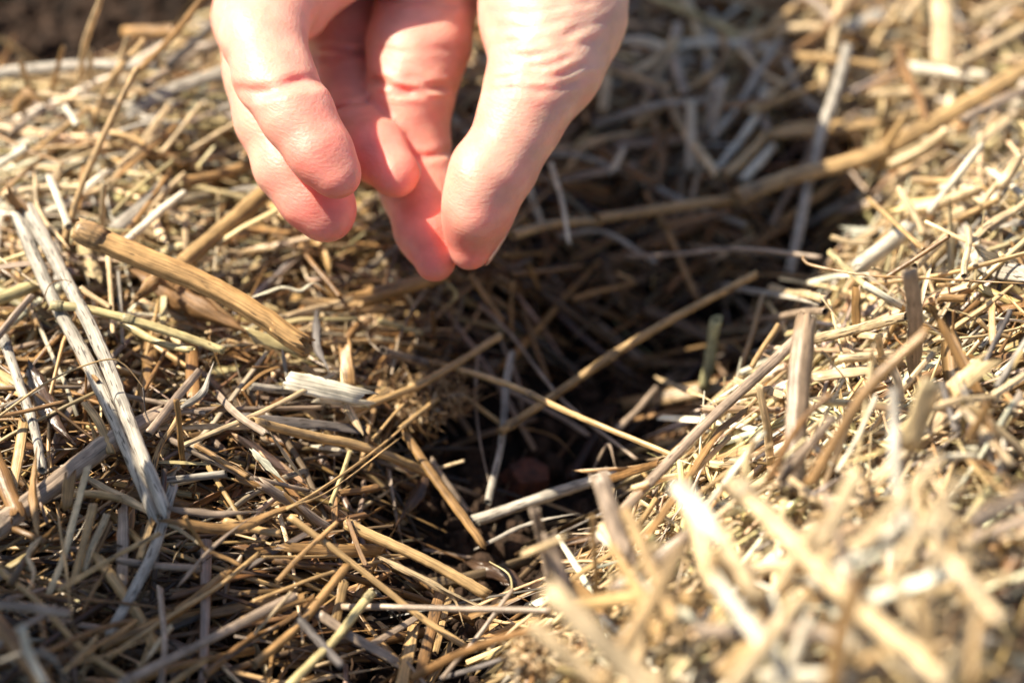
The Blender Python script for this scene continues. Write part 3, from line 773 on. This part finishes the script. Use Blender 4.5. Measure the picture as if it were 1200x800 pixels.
# ------------------------------------------------------------ more single pieces lying on top, where the photo is densest
def scatter(n, box, cols, lpx, wpx, kinds, lift, up=0.0, seed=1, az=None):
    rs = np.random.default_rng(seed)
    for i in range(n):
        for _ in range(50):
            px, py = rs.uniform(box[0], box[2]), rs.uniform(box[1], box[3])
            p = hit(px, py, .5)
            if rs.random() < field(p[0], p[1])[1]: break
        L = rs.uniform(*lpx); a = rs.uniform(0, math.pi) if az is None else rs.normal(az, .5)
        wd = rs.uniform(*wpx); k = kinds[rs.integers(len(kinds))]; ck = cols[rs.integers(len(cols))]
        A = (px-math.cos(a)*L/2, py+math.sin(a)*L/2); B = (px+math.cos(a)*L/2, py-math.sin(a)*L/2)
        l0, l1 = rs.uniform(*lift), rs.uniform(*lift) + up*rs.random()*abs(math.sin(a))
        s = f'{A[0]},{A[1]},{l0} {px+rs.normal(0,.04)*L},{py+rs.normal(0,.04)*L} {B[0]},{B[1]},{l1}'
        P3, _ = hero_points(s)
        dep = np.mean([project(p)[2] for p in P3])
        make_piece(k, P3, wd/2*dep*TANH/600, ck, '', 5000+seed*100+i)
scatter(26, (0, 110, 330, 250), 'PPTTWGOY', (40, 110), (4, 10), 'TTSL', (.5, 1.0), .6, 1, .5)
scatter(24, (0, 400, 430, 790), 'TTMBGOP', (40, 130), (4, 11), 'TTSHL', (.4, 1.0), .3, 2)
scatter(36, (620, 0, 1000, 260), 'PPTPMBGW', (60, 170), (6, 14), 'TTTS', (.5, 1.0), .5, 3)
scatter(34, (820, 380, 1190, 640), 'PPTWYPT', (30, 100), (4, 11), 'TTSSL', (.5, 1.2), 1.0, 4)
scatter(36, (720, 600, 1190, 800), 'PPTWM', (60, 170), (9, 24), 'TTTS', (.6, 2.2), 1.2, 5)
scatter(14, (980, 150, 1190, 330), 'PPTW', (30, 80), (5, 12), 'TTSH', (.6, 1.2), .5, 6)

# ------------------------------------------------------------ red stone half sunk in the furrow
m, nt, b = newmat('brick_red_stone'); Lk = nt.links.new
tc = nd(nt, 'ShaderNodeTexCoord'); n1 = nd(nt, 'ShaderNodeTexNoise'); n1.inputs['Scale'].default_value = 260; n1.inputs['Detail'].default_value = 6; Lk(tc.outputs['Object'], n1.inputs[0])
cr = nd(nt, 'ShaderNodeValToRGB'); Lk(n1.outputs[0], cr.inputs[0])
cr.color_ramp.elements[0].position = .35; cr.color_ramp.elements[0].color = (.045, .018, .011, 1)
cr.color_ramp.elements[1].position = .7; cr.color_ramp.elements[1].color = (.19, .062, .034, 1)
Lk(cr.outputs[0], b.inputs['Base Color']); b.inputs['Roughness'].default_value = .8
bp = nd(nt, 'ShaderNodeBump'); bp.inputs['Distance'].default_value = .0006; Lk(n1.outputs[0], bp.inputs['Height']); Lk(bp.outputs[0], b.inputs['Normal'])
bm = bmesh.new(); bmesh.ops.create_icosphere(bm, subdivisions=4, radius=1)
for v in bm.verts:
    c = np.array(v.co[:]); c = np.clip(c, -.55, .50)*1.25
    k = 1 + .12*math.sin(c[0]*4+1) + .1*math.sin(c[1]*5+c[2]*3) + .04*math.sin(c[2]*13+c[0]*11)
    v.co = Vector(c*k*np.array([.0068, .0052, .0056]))
for f_ in bm.faces: f_.smooth = True
me = bpy.data.meshes.new('stone'); bm.to_mesh(me); bm.free(); me.materials.append(m)
stone = link('stone', me, loc=hit(614, 562, .12)); stone.rotation_euler = (.2, .3, .5)
tag(stone, 'small brick red stone half sunk in the dark furrow', 'stone')

# ------------------------------------------------------------ seed head: a broken, matted head of chaff and awns
rs = np.random.default_rng(77)
ctr = hit(492, 470, .7)
root = bpy.data.objects.new('seed_head', None); COL.objects.link(root); root.location = ctr
tag(root, 'matted dark tan seed head of chaff lying at the left rim of the furrow', 'seed head')
def bits(n, rad, ln, wd, cols, kind):
    d = norm(rs.normal(0, 1, (n, 3))); d[:, 2] = np.abs(d[:, 2])*.7
    c = d*rad*rs.random((n, 1))**.5*np.array([1.2, .9, .55]); ax_ = norm(rs.normal(0, 1, (n, 3)) + d*.8)
    K = 5; t = np.linspace(-.5, .5, K); Ls = rs.uniform(*ln, n)
    P = c[:, None] + ax_[:, None]*(t[None]*Ls[:, None])[..., None] + norm(rs.normal(0, 1, (n, 1, 3)))*((4*t**2)[None]*Ls[:, None]*.22)[..., None]
    W = rs.uniform(*wd, (n, 1))*np.clip(1-np.abs(t*1.7)[None]**2, .2, 1)
    prof = np.repeat((circ(4) if kind == 'f' else crescent(8, 1.2, .12))[None], n, 0)
    cc = np.array([PAL[cols[i]] for i in rs.integers(0, len(cols), n)])
    return build_batch(P, W, prof, norm(rs.normal(0, 1, (n, 3))), cc)
for nm, args, mt in (('chaff', (420, .0088, (.002, .005), (.0003, .0009), 'TBDTOP', 's'), M_STRAW), ('awns', (260, .0105, (.004, .011), (.0001, .0002), 'TOB', 'f'), M_STRAW)):
    a = bits(*args); o = link(nm, mesh_np(nm, a[0], a[1], mt, a[2], a[3]), parent=root)
ctr2 = hit(632, 770, .6)
root = bpy.data.objects.new('seed_head', None); COL.objects.link(root); root.location = ctr2
tag(root, 'crumbled pale seed head at the bottom edge beside the thick blurred stalks', 'seed head')
for nm, args, mt in (('chaff', (200, .0055, (.0015, .004), (.0003, .0008), 'TPOB', 's'), M_STRAW), ('awns', (110, .006, (.003, .007), (.0001, .0002), 'TP', 'f'), M_STRAW)):
    a = bits(*args); link(nm, mesh_np(nm, a[0], a[1], mt, a[2], a[3]), parent=root)

# ------------------------------------------------------------ the seedling the bed was mulched for, just left of the picture; its leaves dapple the lower left
m, nt, b = newmat('green_leaf'); M_GREEN = m; Lk = nt.links.new
tc = nd(nt, 'ShaderNodeTexCoord'); n1 = nd(nt, 'ShaderNodeTexNoise'); n1.inputs['Scale'].default_value = 90; Lk(tc.outputs['Object'], n1.inputs[0])
cr = nd(nt, 'ShaderNodeValToRGB'); Lk(n1.outputs[0], cr.inputs[0])
cr.color_ramp.elements[0].color = (.03, .075, .018, 1); cr.color_ramp.elements[1].color = (.07, .13, .035, 1)
Lk(cr.outputs[0], b.inputs['Base Color']); b.inputs['Roughness'].default_value = .5
rs = np.random.default_rng(9)
pb = np.array([-.178, -.108, float(H(-.178, -.108))-.004])
plant = bpy.data.objects.new('garden_plant', None); COL.objects.link(plant); plant.location = pb
tag(plant, 'young leafy green plant growing out of the mulch left of the straw bank', 'plant')
def tube_obj(nm, pts, r0, r1, mat, n=14):
    P = catmull(pts, n); a = build_batch(P[None], np.linspace(r0, r1, n)[None], circ(8)[None], norm(np.array([[.3, .9, .2]])), np.array([(.1, .14, .05)]))
    return link(nm, mesh_np(nm, a[0], a[1], mat), parent=plant)
stem = [np.array([0, 0, 0.]), np.array([.004, .004, .06]), np.array([-.002, .002, .12]), np.array([.003, 0, .17])]
tube_obj('stem', stem, .003, .0016, M_GREEN)
def leaf_obj(base, tip, wd):
    n = 12; mid = (base+tip)/2 + np.array([0, 0, .012]); P = catmull([base, mid, tip], n); t = np.linspace(0, 1, n)
    W = wd*np.clip(np.sin(np.pi*np.clip(t*1.02+.0, 0, 1))**.7, .06, 1)*(1+.16*np.sin(t*26))
    W[0] = .0007
    prof = np.array([(-1, .12), (-.5, .02), (0, -.08), (.5, .02), (1, .12), (.5, -.02), (0, -.12), (-.5, -.02)])
    a = build_batch(P[None], W[None], prof[None], norm(np.array([[rs.normal(0, .25), rs.normal(0, .25), 1]])), np.array([(.1, .1, .1)]))
    link('leaf', mesh_np('leaf', a[0], a[1], M_GREEN), parent=plant)
for i in range(30):
    z = rs.uniform(.035, .165); az = rs.uniform(-1.3, 1.5) if i % 3 else rs.uniform(0, 6.28)
    r0 = rs.uniform(.008, .055); L_ = rs.uniform(.028, .05)
    d = np.array([math.cos(az), math.sin(az), 0])
    b0 = d*r0 + np.array([0, 0, z+.012]); 
    if r0 > .012: tube_obj('leaf_stalk', [np.array([0, 0, z-.01]), d*r0*.5+np.array([0, 0, z+.008]), b0], .0012, .0008, M_GREEN, 8)
    t1 = b0 + d*L_ + np.array([rs.normal(0, .008), rs.normal(0, .008), -rs.uniform(.0, .02)])
    leaf_obj(b0, t1, rs.uniform(.008, .014))
# ------------------------------------------------------------ the hand (left hand, reaching down from the top, thumb and index pinched)
# camera-aligned working space: X right, Y up, Z towards the camera, metres, origin at the camera; points given by pixel and depth
def hc(px, py, dep): return np.array([(px-600)/600*TANH*dep, -(py-400)/600*TANH*dep, -dep])
def rp(r, dep): return r*TANH*dep/600
VS = .00058
lo_ = np.array([-.118, -.002, -.56]); hi_ = np.array([.052, .30, -.405])
nx, ny, nz = [int((hi_[i]-lo_[i])/VS)+1 for i in range(3)]
AX = [lo_[i] + np.arange(n)*VS for i, n in enumerate((nx, ny, nz))]
def smin(a, b, k):
    h = np.clip(.5+.5*(b-a)/k, 0, 1); return b*(1-h)+a*h - k*h*(1-h)
def cone(P, a, b, ra, rb):
    ba = b-a; L2 = ba@ba; t = np.clip(((P-a)@ba)/L2, 0, 1)
    return np.sqrt(np.maximum(((P-a-t[..., None]*ba)**2).sum(-1), 1e-12)) - (ra+(rb-ra)*t)
def box_of(pts, pad):
    pts = np.array(pts); a = pts.min(0)-pad; b = pts.max(0)+pad
    s = [slice(max(0, int((a[i]-lo_[i])/VS)), min((nx, ny, nz)[i], int((b[i]-lo_[i])/VS)+2)) for i in range(3)]
    return tuple(s)
def grid_pts(s):
    return np.stack(np.meshgrid(AX[0][s[0]], AX[1][s[1]], AX[2][s[2]], indexing='ij'), -1).astype(np.float32)
FAR = np.full((nx, ny, nz), .05, np.float32)
def chain(js, k, creases=(), pad=.02, flat=None):
    """js: (px, py, depth, radius px); creases: (px, py, dirx, diry, depth mm, sigma mm, halfwidth px)"""
    pts = [hc(a, b, d) for a, b, d, r in js]; rad = [rp(r, d) for a, b, d, r in js]
    s = box_of(pts, pad+max(rad)); P = grid_pts(s)
    D = None
    for i in range(len(pts)-1):
        c = cone(P, pts[i], pts[i+1], rad[i], rad[i+1])
        D = c if D is None else smin(D, c, k)
    for (cx_, cy_, dx, dy, dp, sg, z0) in creases:
        dep = js[0][2]; c = hc(cx_, cy_, z0); u = np.array([dx, -dy, 0.0]); u /= np.linalg.norm(u)
        v = np.array([-u[1], u[0], 0])
        q = (P-c)@u; e = (P-c)@v
        q = q + .0004*np.sin(e*520+cy_*1.7) + 55*e*e*(.3 if dp > 0 else 1)      # the fold bends round the finger
        front = 1/(1+np.exp(-((P[..., 2]-c[2])/.0015)))
        D = D + (dp*.0015)*np.exp(-(q/(sg*.001))**2)*front*(.75+.45*np.sin(e*700+cy_)*np.sin(e*310+cx_))
        if dp > 0: D = D - (dp*.00035)*(np.exp(-((np.abs(q)-sg*.002)/(sg*.0014))**2))*front
    return s, D.astype(np.float32)
FN = {}
# fingers: joints from the palm to the tip
FN['thumb'] = chain([(640,-170,.492,100),(648,-60,.480,92),(645,20,.472,84),(638,75,.468,66),(618,117,.466,52),(604,152,.466,46),(583,198,.467,43),(564,240,.469,38),(555,270,.471,31),(550,294,.472,23)],
    .003, [(632,50,.15,1,.45,.9,.461),(630,66,.12,1,.5,.8,.460),(627,80,.10,1,.55,.8,.460),(625,94,.08,1,.6,.8,.460),(622,109,.05,1,.5,.8,.460),(634,33,.15,1,.35,1.0,.462),(640,15,.15,1,.3,1.0,.462)])
FN['thumb_pad'] = chain([(561,208,.463,35),(554,246,.4645,31)], .004)
FN['index'] = chain([(545,-150,.500,70),(520,-60,.494,64),(497,0,.489,57),(488,52,.486,59),(481,100,.485,50),(475,142,.4865,47.5),(482,182,.4865,42),(488,222,.484,42),(499,270,.479,35),(509,305,.4765,25)],
    .003, [(478,110,-.1,1,1.0,.8,.483),(480,101,-.1,1,.5,.6,.483),(483,190,.1,1,.9,.7,.485),(492,8,-.1,1,.7,.8,.486),(482,119,-.1,1,.4,.5,.483),(479,94,-.1,1,.25,.5,.483),(478,66,-.05,1,.2,.6,.484)])
FN['middle'] = chain([(470,-150,.505,68),(430,-60,.502,56),(407,0,.498,47),(402,28,.496,43),(398,75,.494,36),(400,112,.490,34),(412,150,.483,34),(438,178,.4755,35),(462,205,.471,29)],
    .003, [(400,70,0,1,1.0,.8,.493),(400,61,0,1,.6,.6,.493),(400,80,0,1,.3,.5,.493),(404,134,.3,1,.8,.6,.488),(398,100,0,1,.2,.5,.492)])
FN['ring'] = chain([(400,-150,.500,66),(352,-60,.482,56),(320,-10,.468,52),(305,40,.459,48),(318,90,.454,45),(345,135,.451,41),(372,178,.450,36),(392,205,.450,31)],
    .003, [(338,104,.25,1,.9,1.0,.450),(341,112,.25,1,.3,.6,.450)])
FN['ring_base'] = chain([(475,-140,.477,80),(425,-72,.474,56),(360,-18,.474,40),(347,12,.474,36)], .003)
FN['little'] = chain([(330,-140,.500,60),(300,-60,.490,52),(288,20,.478,40),(300,90,.470,38),(316,140,.466,41),(342,195,.4645,43),(368,232,.464,40),(382,250,.464,35)], .003, [])
MC = ((545,-150,.500,70),(470,-150,.505,68),(400,-150,.500,66),(330,-140,.500,60))
s = (slice(0, nx), slice(int(.055/VS), ny), slice(0, nz)); 
P = grid_pts(s)
D = None
W3 = (450,-560,.497)
for (a, b, d, r) in MC:
    c = cone(P, hc(a, b, d), hc(W3[0]+(a-450)*.22, W3[1], W3[2]), rp(r, d)*1.0, rp(84, d))
    D = c if D is None else smin(D, c, .006)
c = cone(P, hc(640,-170,.492), hc(520,-520,.492), rp(94,.49), rp(74,.49)); D = smin(D, c, .012)
c = cone(P, hc(345,-200,.487), hc(410,-520,.492), rp(75,.49), rp(90,.49)); D = smin(D, c, .010)
for dx in (-62, 0, 62):
    c = cone(P, hc(440+dx*.8,-560,.497), hc(270+dx*1.2,-1080,.50), rp(76,.5), rp(105,.5)); D = smin(D, c, .008)
SD = FAR.copy(); SD[s] = D
del P, D, c
kk = {'thumb': .006, 'thumb_pad': .007, 'index': .0012, 'middle': .0009, 'ring': .0009, 'ring_base': .0012, 'little': .0009}
YK = None
th = FAR.copy()
for nm in ('thumb', 'thumb_pad'):
    s, D = FN[nm]; th[s] = smin(th[s], D, .006)
fg = FAR.copy()
for nm in ('index', 'middle', 'ring_base', 'little', 'ring'):
    s, D = FN[nm]; fg[s] = smin(fg[s], D, kk[nm])
SD = smin(SD, fg, .003)
SD = smin(SD, th, .0035)
# keep the pinch as a touch, not a weld
m_ = (AX[1] < hc(500, 120, .47)[1])
SD[:, m_] = smin(fg[:, m_], th[:, m_], .0005)
# soft irregular flesh
SD += (.00018*np.sin(AX[0]*420+1)[:, None, None]*np.sin(AX[1]*510)[None, :, None]*np.sin(AX[2]*470+2)[None, None]).astype(np.float32)
del fg, th
def surface_nets(F):
    ins = F < 0
    cs = ins[:-1, :-1, :-1].astype(np.int8)
    tot = sum(ins[i:F.shape[0]-1+i, j:F.shape[1]-1+j, k:F.shape[2]-1+k].astype(np.int8) for i in (0, 1) for j in (0, 1) for k in (0, 1))
    act = (tot > 0) & (tot < 8); I = np.argwhere(act); idm = np.full(act.shape, -1, np.int32); idm[act] = np.arange(len(I))
    vals = {(i, j, k): F[I[:, 0]+i, I[:, 1]+j, I[:, 2]+k] for i in (0, 1) for j in (0, 1) for k in (0, 1)}
    acc = np.zeros((len(I), 3)); cnt = np.zeros(len(I))
    for a in vals:
        for ax_ in range(3):
            if a[ax_] == 0:
                b_ = list(a); b_[ax_] = 1; b_ = tuple(b_)
                va, vb = vals[a], vals[b_]; mk = (va < 0) != (vb < 0)
                t = np.where(mk, va/np.where(mk, va-vb, 1), 0)
                p = np.array(a, float)[None] + np.eye(3)[ax_][None]*t[:, None]
                acc += p*mk[:, None]; cnt += mk
    V = I + acc/cnt[:, None]
    quads = []
    for ax_ in range(3):
        o1, o2 = [(1, 2), (2, 0), (0, 1)][ax_]
        sl0 = [slice(None)]*3; sl1 = [slice(None)]*3
        sl0[ax_] = slice(0, -1); sl1[ax_] = slice(1, None)
        a = ins[tuple(sl0)]; b_ = ins[tuple(sl1)]
        E = np.argwhere(a != b_); 
        ok = (E[:, o1] > 0) & (E[:, o2] > 0) & (E[:, o1] < F.shape[o1]-1) & (E[:, o2] < F.shape[o2]-1); E = E[ok]
        fl = a[tuple(E.T)]
        def g(d1, d2):
            q_ = E.copy(); q_[:, o1] -= d1; q_[:, o2] -= d2; return idm[tuple(q_.T)]
        Q = np.stack([g(1, 1), g(0, 1), g(0, 0), g(1, 0)], -1)
        Q[~fl] = Q[~fl][:, ::-1]; quads.append(Q)
    return V, np.concatenate(quads)
V, Q = surface_nets(SD); del SD
V = V*VS + lo_
# relax the voxel steps
e = np.concatenate([Q[:, [0, 1]], Q[:, [1, 2]], Q[:, [2, 3]], Q[:, [3, 0]]])
deg = np.bincount(e.ravel(), minlength=len(V))[:, None]
for it_ in range(3):
    A = np.stack([np.bincount(e[:, 0], V[e[:, 1], a], len(V)) + np.bincount(e[:, 1], V[e[:, 0], a], len(V)) for a in range(3)], -1)/np.maximum(deg, 1)
    V = V + (A-V)*(.55 if it_ < 2 else .3)
# skin tone: palm-side and fingertips redder, back and wrist yellower (true pigment and blood, not shade)
tips = [(hc(505,290,.476), .016), (hc(552,280,.471), .013), (hc(385,215,.453), .018), (hc(375,255,.464), .016), (hc(455,195,.473), .014)]
red = np.full(len(V), .38)
for c, r in tips: red = np.maximum(red, 1.0*np.exp(-((V-c)**2).sum(1)/(r*r)))
for c, r in ((hc(478,105,.478), .006), (hc(484,190,.48), .005), (hc(400,70,.49), .006), (hc(340,105,.45), .007), (hc(625,95,.455), .010)): red = np.maximum(red, .75*np.exp(-((V-c)**2).sum(1)/(r*r)))
tw_ = np.clip((V[:, 0]-hc(560,0,.47)[0])/.01, 0, 1)*np.clip((V[:, 1]-hc(0,190,.47)[1])/.02, 0, 1)
red = red*(1-.75*tw_)
red = np.clip(red + .35*vnoise(V[:, 0]+V[:, 2], V[:, 1], .006, 21) + .25*vnoise(V[:, 0], V[:, 1]+V[:, 2], .0025, 22), 0, 1)
c0, c1 = np.array([.68, .405, .305]), np.array([.72, .225, .18])
colr = c0*(1-red[:, None]) + c1*red[:, None]
Rm = np.stack([RGT, UPV, -FWD], 0)     # rows: camera axes in world
PIV = hc(530, 325, .475)      # lean the whole hand back towards the person opposite, pivoting at the pinch
TH = math.radians(20)
def lean(q):
    q = np.array(q) - PIV
    q[..., 2] -= q[..., 1]*math.tan(TH); q[..., 1] *= 1.045; q[..., 0] *= 1 + .7*np.clip(q[..., 1:2][..., 0], 0, .08)
    return q + PIV
Vw = lean(V)@Rm + CAMP
m, nt, b = newmat('skin'); M_SKIN = m; Lk = nt.links.new
at = nd(nt, 'ShaderNodeAttribute', attribute_name='Col'); tc = nd(nt, 'ShaderNodeTexCoord')
n1 = nd(nt, 'ShaderNodeTexNoise'); n1.inputs['Scale'].default_value = 160; n1.inputs['Detail'].default_value = 5; Lk(tc.outputs['Object'], n1.inputs[0])
r1 = nd(nt, 'ShaderNodeMapRange'); Lk(n1.outputs[0], r1.inputs[0]); r1.inputs[1].default_value = .3; r1.inputs[2].default_value = .7; r1.inputs[3].default_value = .86; r1.inputs[4].default_value = 1.1
vm = nd(nt, 'ShaderNodeVectorMath', operation='SCALE'); Lk(at.outputs['Color'], vm.inputs[0]); Lk(r1.outputs[0], vm.inputs[3])
Lk(vm.outputs[0], b.inputs['Base Color'])
b.inputs['Roughness'].default_value = .48; b.inputs['Specular IOR Level'].default_value = .4
b.inputs['Subsurface Weight'].default_value = .75; b.inputs['Subsurface Radius'].default_value = (1, .32, .16); b.inputs['Subsurface Scale'].default_value = .0055
# skin lines: fine cross-hatched ridges
mp = nd(nt, 'ShaderNodeMapping'); mp.inputs['Rotation'].default_value = (.7, 0, .15); mp.inputs['Scale'].default_value = (500, 500, 2400); Lk(tc.outputs['Object'], mp.inputs[0])
n2 = nd(nt, 'ShaderNodeTexNoise'); n2.inputs['Scale'].default_value = 1; n2.inputs['Detail'].default_value = 3; Lk(mp.outputs[0], n2.inputs[0])
vo = nd(nt, 'ShaderNodeTexVoronoi'); vo.inputs['Scale'].default_value = 1500; Lk(tc.outputs['Object'], vo.inputs[0])
ad = nd(nt, 'ShaderNodeMath', operation='ADD'); Lk(n2.outputs[0], ad.inputs[0]); 
ml = nd(nt, 'ShaderNodeMath', operation='MULTIPLY'); Lk(vo.outputs['Distance'], ml.inputs[0]); ml.inputs[1].default_value = .35; Lk(ml.outputs[0], ad.inputs[1])
bp = nd(nt, 'ShaderNodeBump'); bp.inputs['Strength'].default_value = .42; bp.inputs['Distance'].default_value = .0003; Lk(ad.outputs[0], bp.inputs['Height']); Lk(bp.outputs[0], b.inputs['Normal'])
org = unproj(530, 325, .475)
hand = link('hand', mesh_np('hand', Vw-org, [Q], M_SKIN, colr), loc=org)
tag(hand, 'bare left hand reaching down with thumb and index fingertip pinched together', 'hand')
# nails
m, nt, b = newmat('nail'); b.inputs['Base Color'].default_value = (.74, .47, .38, 1); b.inputs['Roughness'].default_value = .22
b.inputs['Subsurface Weight'].default_value = .5; b.inputs['Subsurface Scale'].default_value = .001; b.inputs['Coat Weight'].default_value = .3
def nail(c, axis, nrm, L_, Wd, r):
    """curved plate: centre c (camera space), axis to the fingertip, outward normal, length, width, finger radius"""
    axis = norm(axis); nrm = norm(nrm - axis*(nrm@axis)); sd = np.cross(axis, nrm)
    n, k = 15, 13; U = np.linspace(-1, 1, n); Vv = np.linspace(-1, 1, k); top = []
    for v in Vv:
        for u in U:
            wv = 1 - .10*max(v, 0)**3 - .25*max(-v, 0)**4
            a = u*wv*Wd/2/r; ln = v*L_/2 + (.12*L_*(1-u*u) if v > 0 else -.06*L_*(1-u*u))*abs(v)
            top.append(c + axis*ln + sd*math.sin(a)*r + nrm*(r*(math.cos(a)-1) - .00025*(v*v)*3))
    top = np.array(top); bot = top - nrm*.0005
    i = np.arange(n*k).reshape(k, n); N = n*k
    q1 = np.stack([i[:-1, :-1], i[:-1, 1:], i[1:, 1:], i[1:, :-1]], -1).reshape(-1, 4)
    edge = np.concatenate([i[0, :], i[1:, -1], i[-1, -2::-1], i[-2:0:-1, 0]]); e2 = np.roll(edge, -1)
    fs = np.concatenate([q1, (q1+N)[:, ::-1], np.stack([edge, edge+N, e2+N, e2], -1)])
    W2 = lean(np.concatenate([top, bot]))@Rm + CAMP
    link('fingernail', mesh_np('fingernail', W2-org, [fs], m), parent=hand)
A = lambda *v: np.array(v, float)
nail(hc(566,268,.4755)+norm(A(.80,-.18,-.35))*rp(27,.473), A(-.46,-.88,0), A(.80,-.25,-.45), .0125, .0125, .0078)
nail(hc(504,285,.478)+A(0,0,-1)*rp(27,.478), A(.2,-.95,.25), A(-.1,-.1,-1), .010, .010, .006)
nail(hc(383,206,.450)+norm(A(-.55,-.35,-.8))*rp(16,.4525), A(.6,-.78,.1), A(-.55,-.35,-.8), .0050, .0075, .006)
nail(hc(374,245,.464)+norm(A(-.2,-.3,-1))*rp(33,.464), A(.55,-.8,0), A(-.2,-.2,-1), .008, .008, .006)
nail(hc(455,200,.472)+norm(A(.3,.2,-1))*rp(30,.472), A(.65,-.7,.3), A(.3,.1,-1), .010, .010, .006)

# sleeve of a knitted jumper pushed up the forearm, beyond the top of the picture
m, nt, b = newmat('blue_cloth'); b.inputs['Base Color'].default_value = (.05, .09, .17, 1); b.inputs['Roughness'].default_value = .9
wv_ = nd(nt, 'ShaderNodeTexNoise'); wv_.inputs['Scale'].default_value = 900; bp = nd(nt, 'ShaderNodeBump'); bp.inputs['Distance'].default_value = .0006
nt.links.new(wv_.outputs[0], bp.inputs['Height']); nt.links.new(bp.outputs[0], b.inputs['Normal'])
S_ = 40; a_ = np.arange(S_)/S_*2*np.pi
cl = [hc(365, -800, .498), hc(330, -900, .498), hc(290, -1020, .50), hc(190, -1400, .50), hc(40, -1900, .50), hc(-150, -2600, .50)]
Pc = catmull(cl, 40); rW = np.interp(np.linspace(0, 1, 40), [0, .1, .5, 1], [.033, .034, .040, .050])*(1+.03*np.sin(np.arange(40)*1.3))
wide = np.stack([np.cos(a_)*1.15, np.sin(a_)*.92], -1)*(1+.02*np.sin(a_*7))[:, None]
o_ = build_batch(Pc[None], rW[None], wide[None], np.array([[0, .1, 1.]]), np.array([(.1, .1, .1)]))
Vs = o_[0].reshape(40, S_, 3); inn = Vs[:6].copy()
for k in range(6): inn[k] = Vs[k].mean(0) + (Vs[k]-Vs[k].mean(0))*.93
VV = np.concatenate([inn[::-1], Vs]); K2 = 46; s_ = np.arange(S_); k = (np.arange(K2-1)*S_)[:, None]
q = np.stack([k+s_, k+(s_+1) % S_, k+S_+(s_+1) % S_, k+S_+s_], -1).reshape(-1, 4)
link('sleeve', mesh_np('sleeve', lean(VV.reshape(-1, 3))@Rm + CAMP - org, [q, ((K2-1)*S_ + s_)[None]], m), parent=hand)
# ------------------------------------------------------------ a label of its own for every small piece: its look and where it lies
CN = {'P': 'cream', 'T': 'tan', 'B': 'brown', 'D': 'dark', 'G': 'grey', 'O': 'orange brown', 'M': 'mauve', 'Y': 'yellowish', 'W': 'white', 'K': 'slate dark', 'X': 'golden brown', 'V': 'yellow green', 'Z': 'grey brown'}
KN = {'T': 'stalk', 'N': 'stalk', 'S': 'strip', 'H': 'split stem', 'L': 'leaf blade', 'F': 'thread'}
LM = [(235,335,'thick golden brown stalk'),(120,440,'grey straw pair'),(380,460,'white papery chip'),(500,470,'seed head'),(250,612,'golden curled leaf'),
 (730,410,'diagonal furrow stalk'),(833,412,'upright yellow green stalk'),(935,470,'split stump'),(1070,380,'mauve stake'),(615,555,'red stone'),
 (1020,700,'thick blurred cream stalk'),(1020,180,'thick tan stem'),(530,330,'pinched fingertips'),(390,270,'lowest fingertip'),(35,118,'orange leaf flake'),
 (90,530,'thick brown branch'),(780,550,'long pinkish stalk'),(490,655,'stout grey tan stalk'),(690,760,'bottom blurred cream stalk'),(820,600,'glaring white strip'),
 (715,165,'cream leaf by the thumb'),(1105,35,'broad cream top strip'),(130,150,'leaning tan stalk'),(780,60,'curled white straw'),(350,725,'reddish brown stalk'),
 (50,765,'bottom left corner'),(1190,250,'right edge'),(1190,560,'right edge'),(955,130,'long grey stalk'),(540,780,'dark brown rod')]
def look(it):
    e0, e1 = it['ends']; dx, dy = e1[0]-e0[0], e0[1]-e1[1]
    L = math.hypot(dx, dy)
    if dx < 0: dx, dy = -dx, -dy
    a = math.degrees(math.atan2(dy, dx))
    o = 'level' if abs(a) < 14 else 'upright' if abs(a) > 72 else 'up-slanting' if a > 0 else 'down-slanting'
    s = 'short' if L < 60 else 'long' if L > 120 else 'mid-length'
    wpx = it['hw']*2/(it['c'][2]*TANH)*600
    th = 'thin' if wpx < 7 else 'broad' if wpx > 13 else ''
    return s, th, CN[it['ck']], o, KN[it['kind']]
def where(it, k=0):
    x, y = it['c'][:2]
    ds = sorted((math.hypot(x-a, y-b), n, a, b) for a, b, n in LM)
    d, n, a, b = ds[k]
    dx, dy = x-a, y-b
    if 'edge' in n or 'corner' in n: w = 'by the '
    elif d < 14: w = 'touching the '
    else:
        v = 'above' if dy < -.4*d else 'below' if dy > .4*d else ''
        h = 'left of' if dx < -.4*d else 'right of' if dx > .4*d else ''
        w = {('above', ''): 'above the ', ('below', ''): 'below the ', ('', 'left of'): 'left of the ', ('', 'right of'): 'right of the ',
             ('above', 'left of'): 'above left of the ', ('above', 'right of'): 'above right of the ', ('below', 'left of'): 'below left of the ', ('below', 'right of'): 'below right of the ', ('', ''): 'by the '}[(v, h)]
    return w + n
used = {it['o']['label'] for it in ITEMS if it['label']}
for it in ITEMS:
    if it['label']: continue
    s, th, c, o, k = look(it)
    cands = [f'{s} {th} {c} {o} {k} {where(it)}', f'{s} {th} {c} {o} {k} {where(it, 1)}', f'{s} {th} {c} {o} {k} {where(it, 2)}',
             f'{s} {c} {o} {k} {where(it)} and {where(it, 1)}', f'{s} {c} {o} {k} {where(it)} and {where(it, 2)}', f'{s} {c} {o} {k} {where(it, 1)} and {where(it, 2)}']
    for l in cands:
        l = ' '.join(l.split())
        if l not in used: break
    used.add(l); it['o']['label'] = l
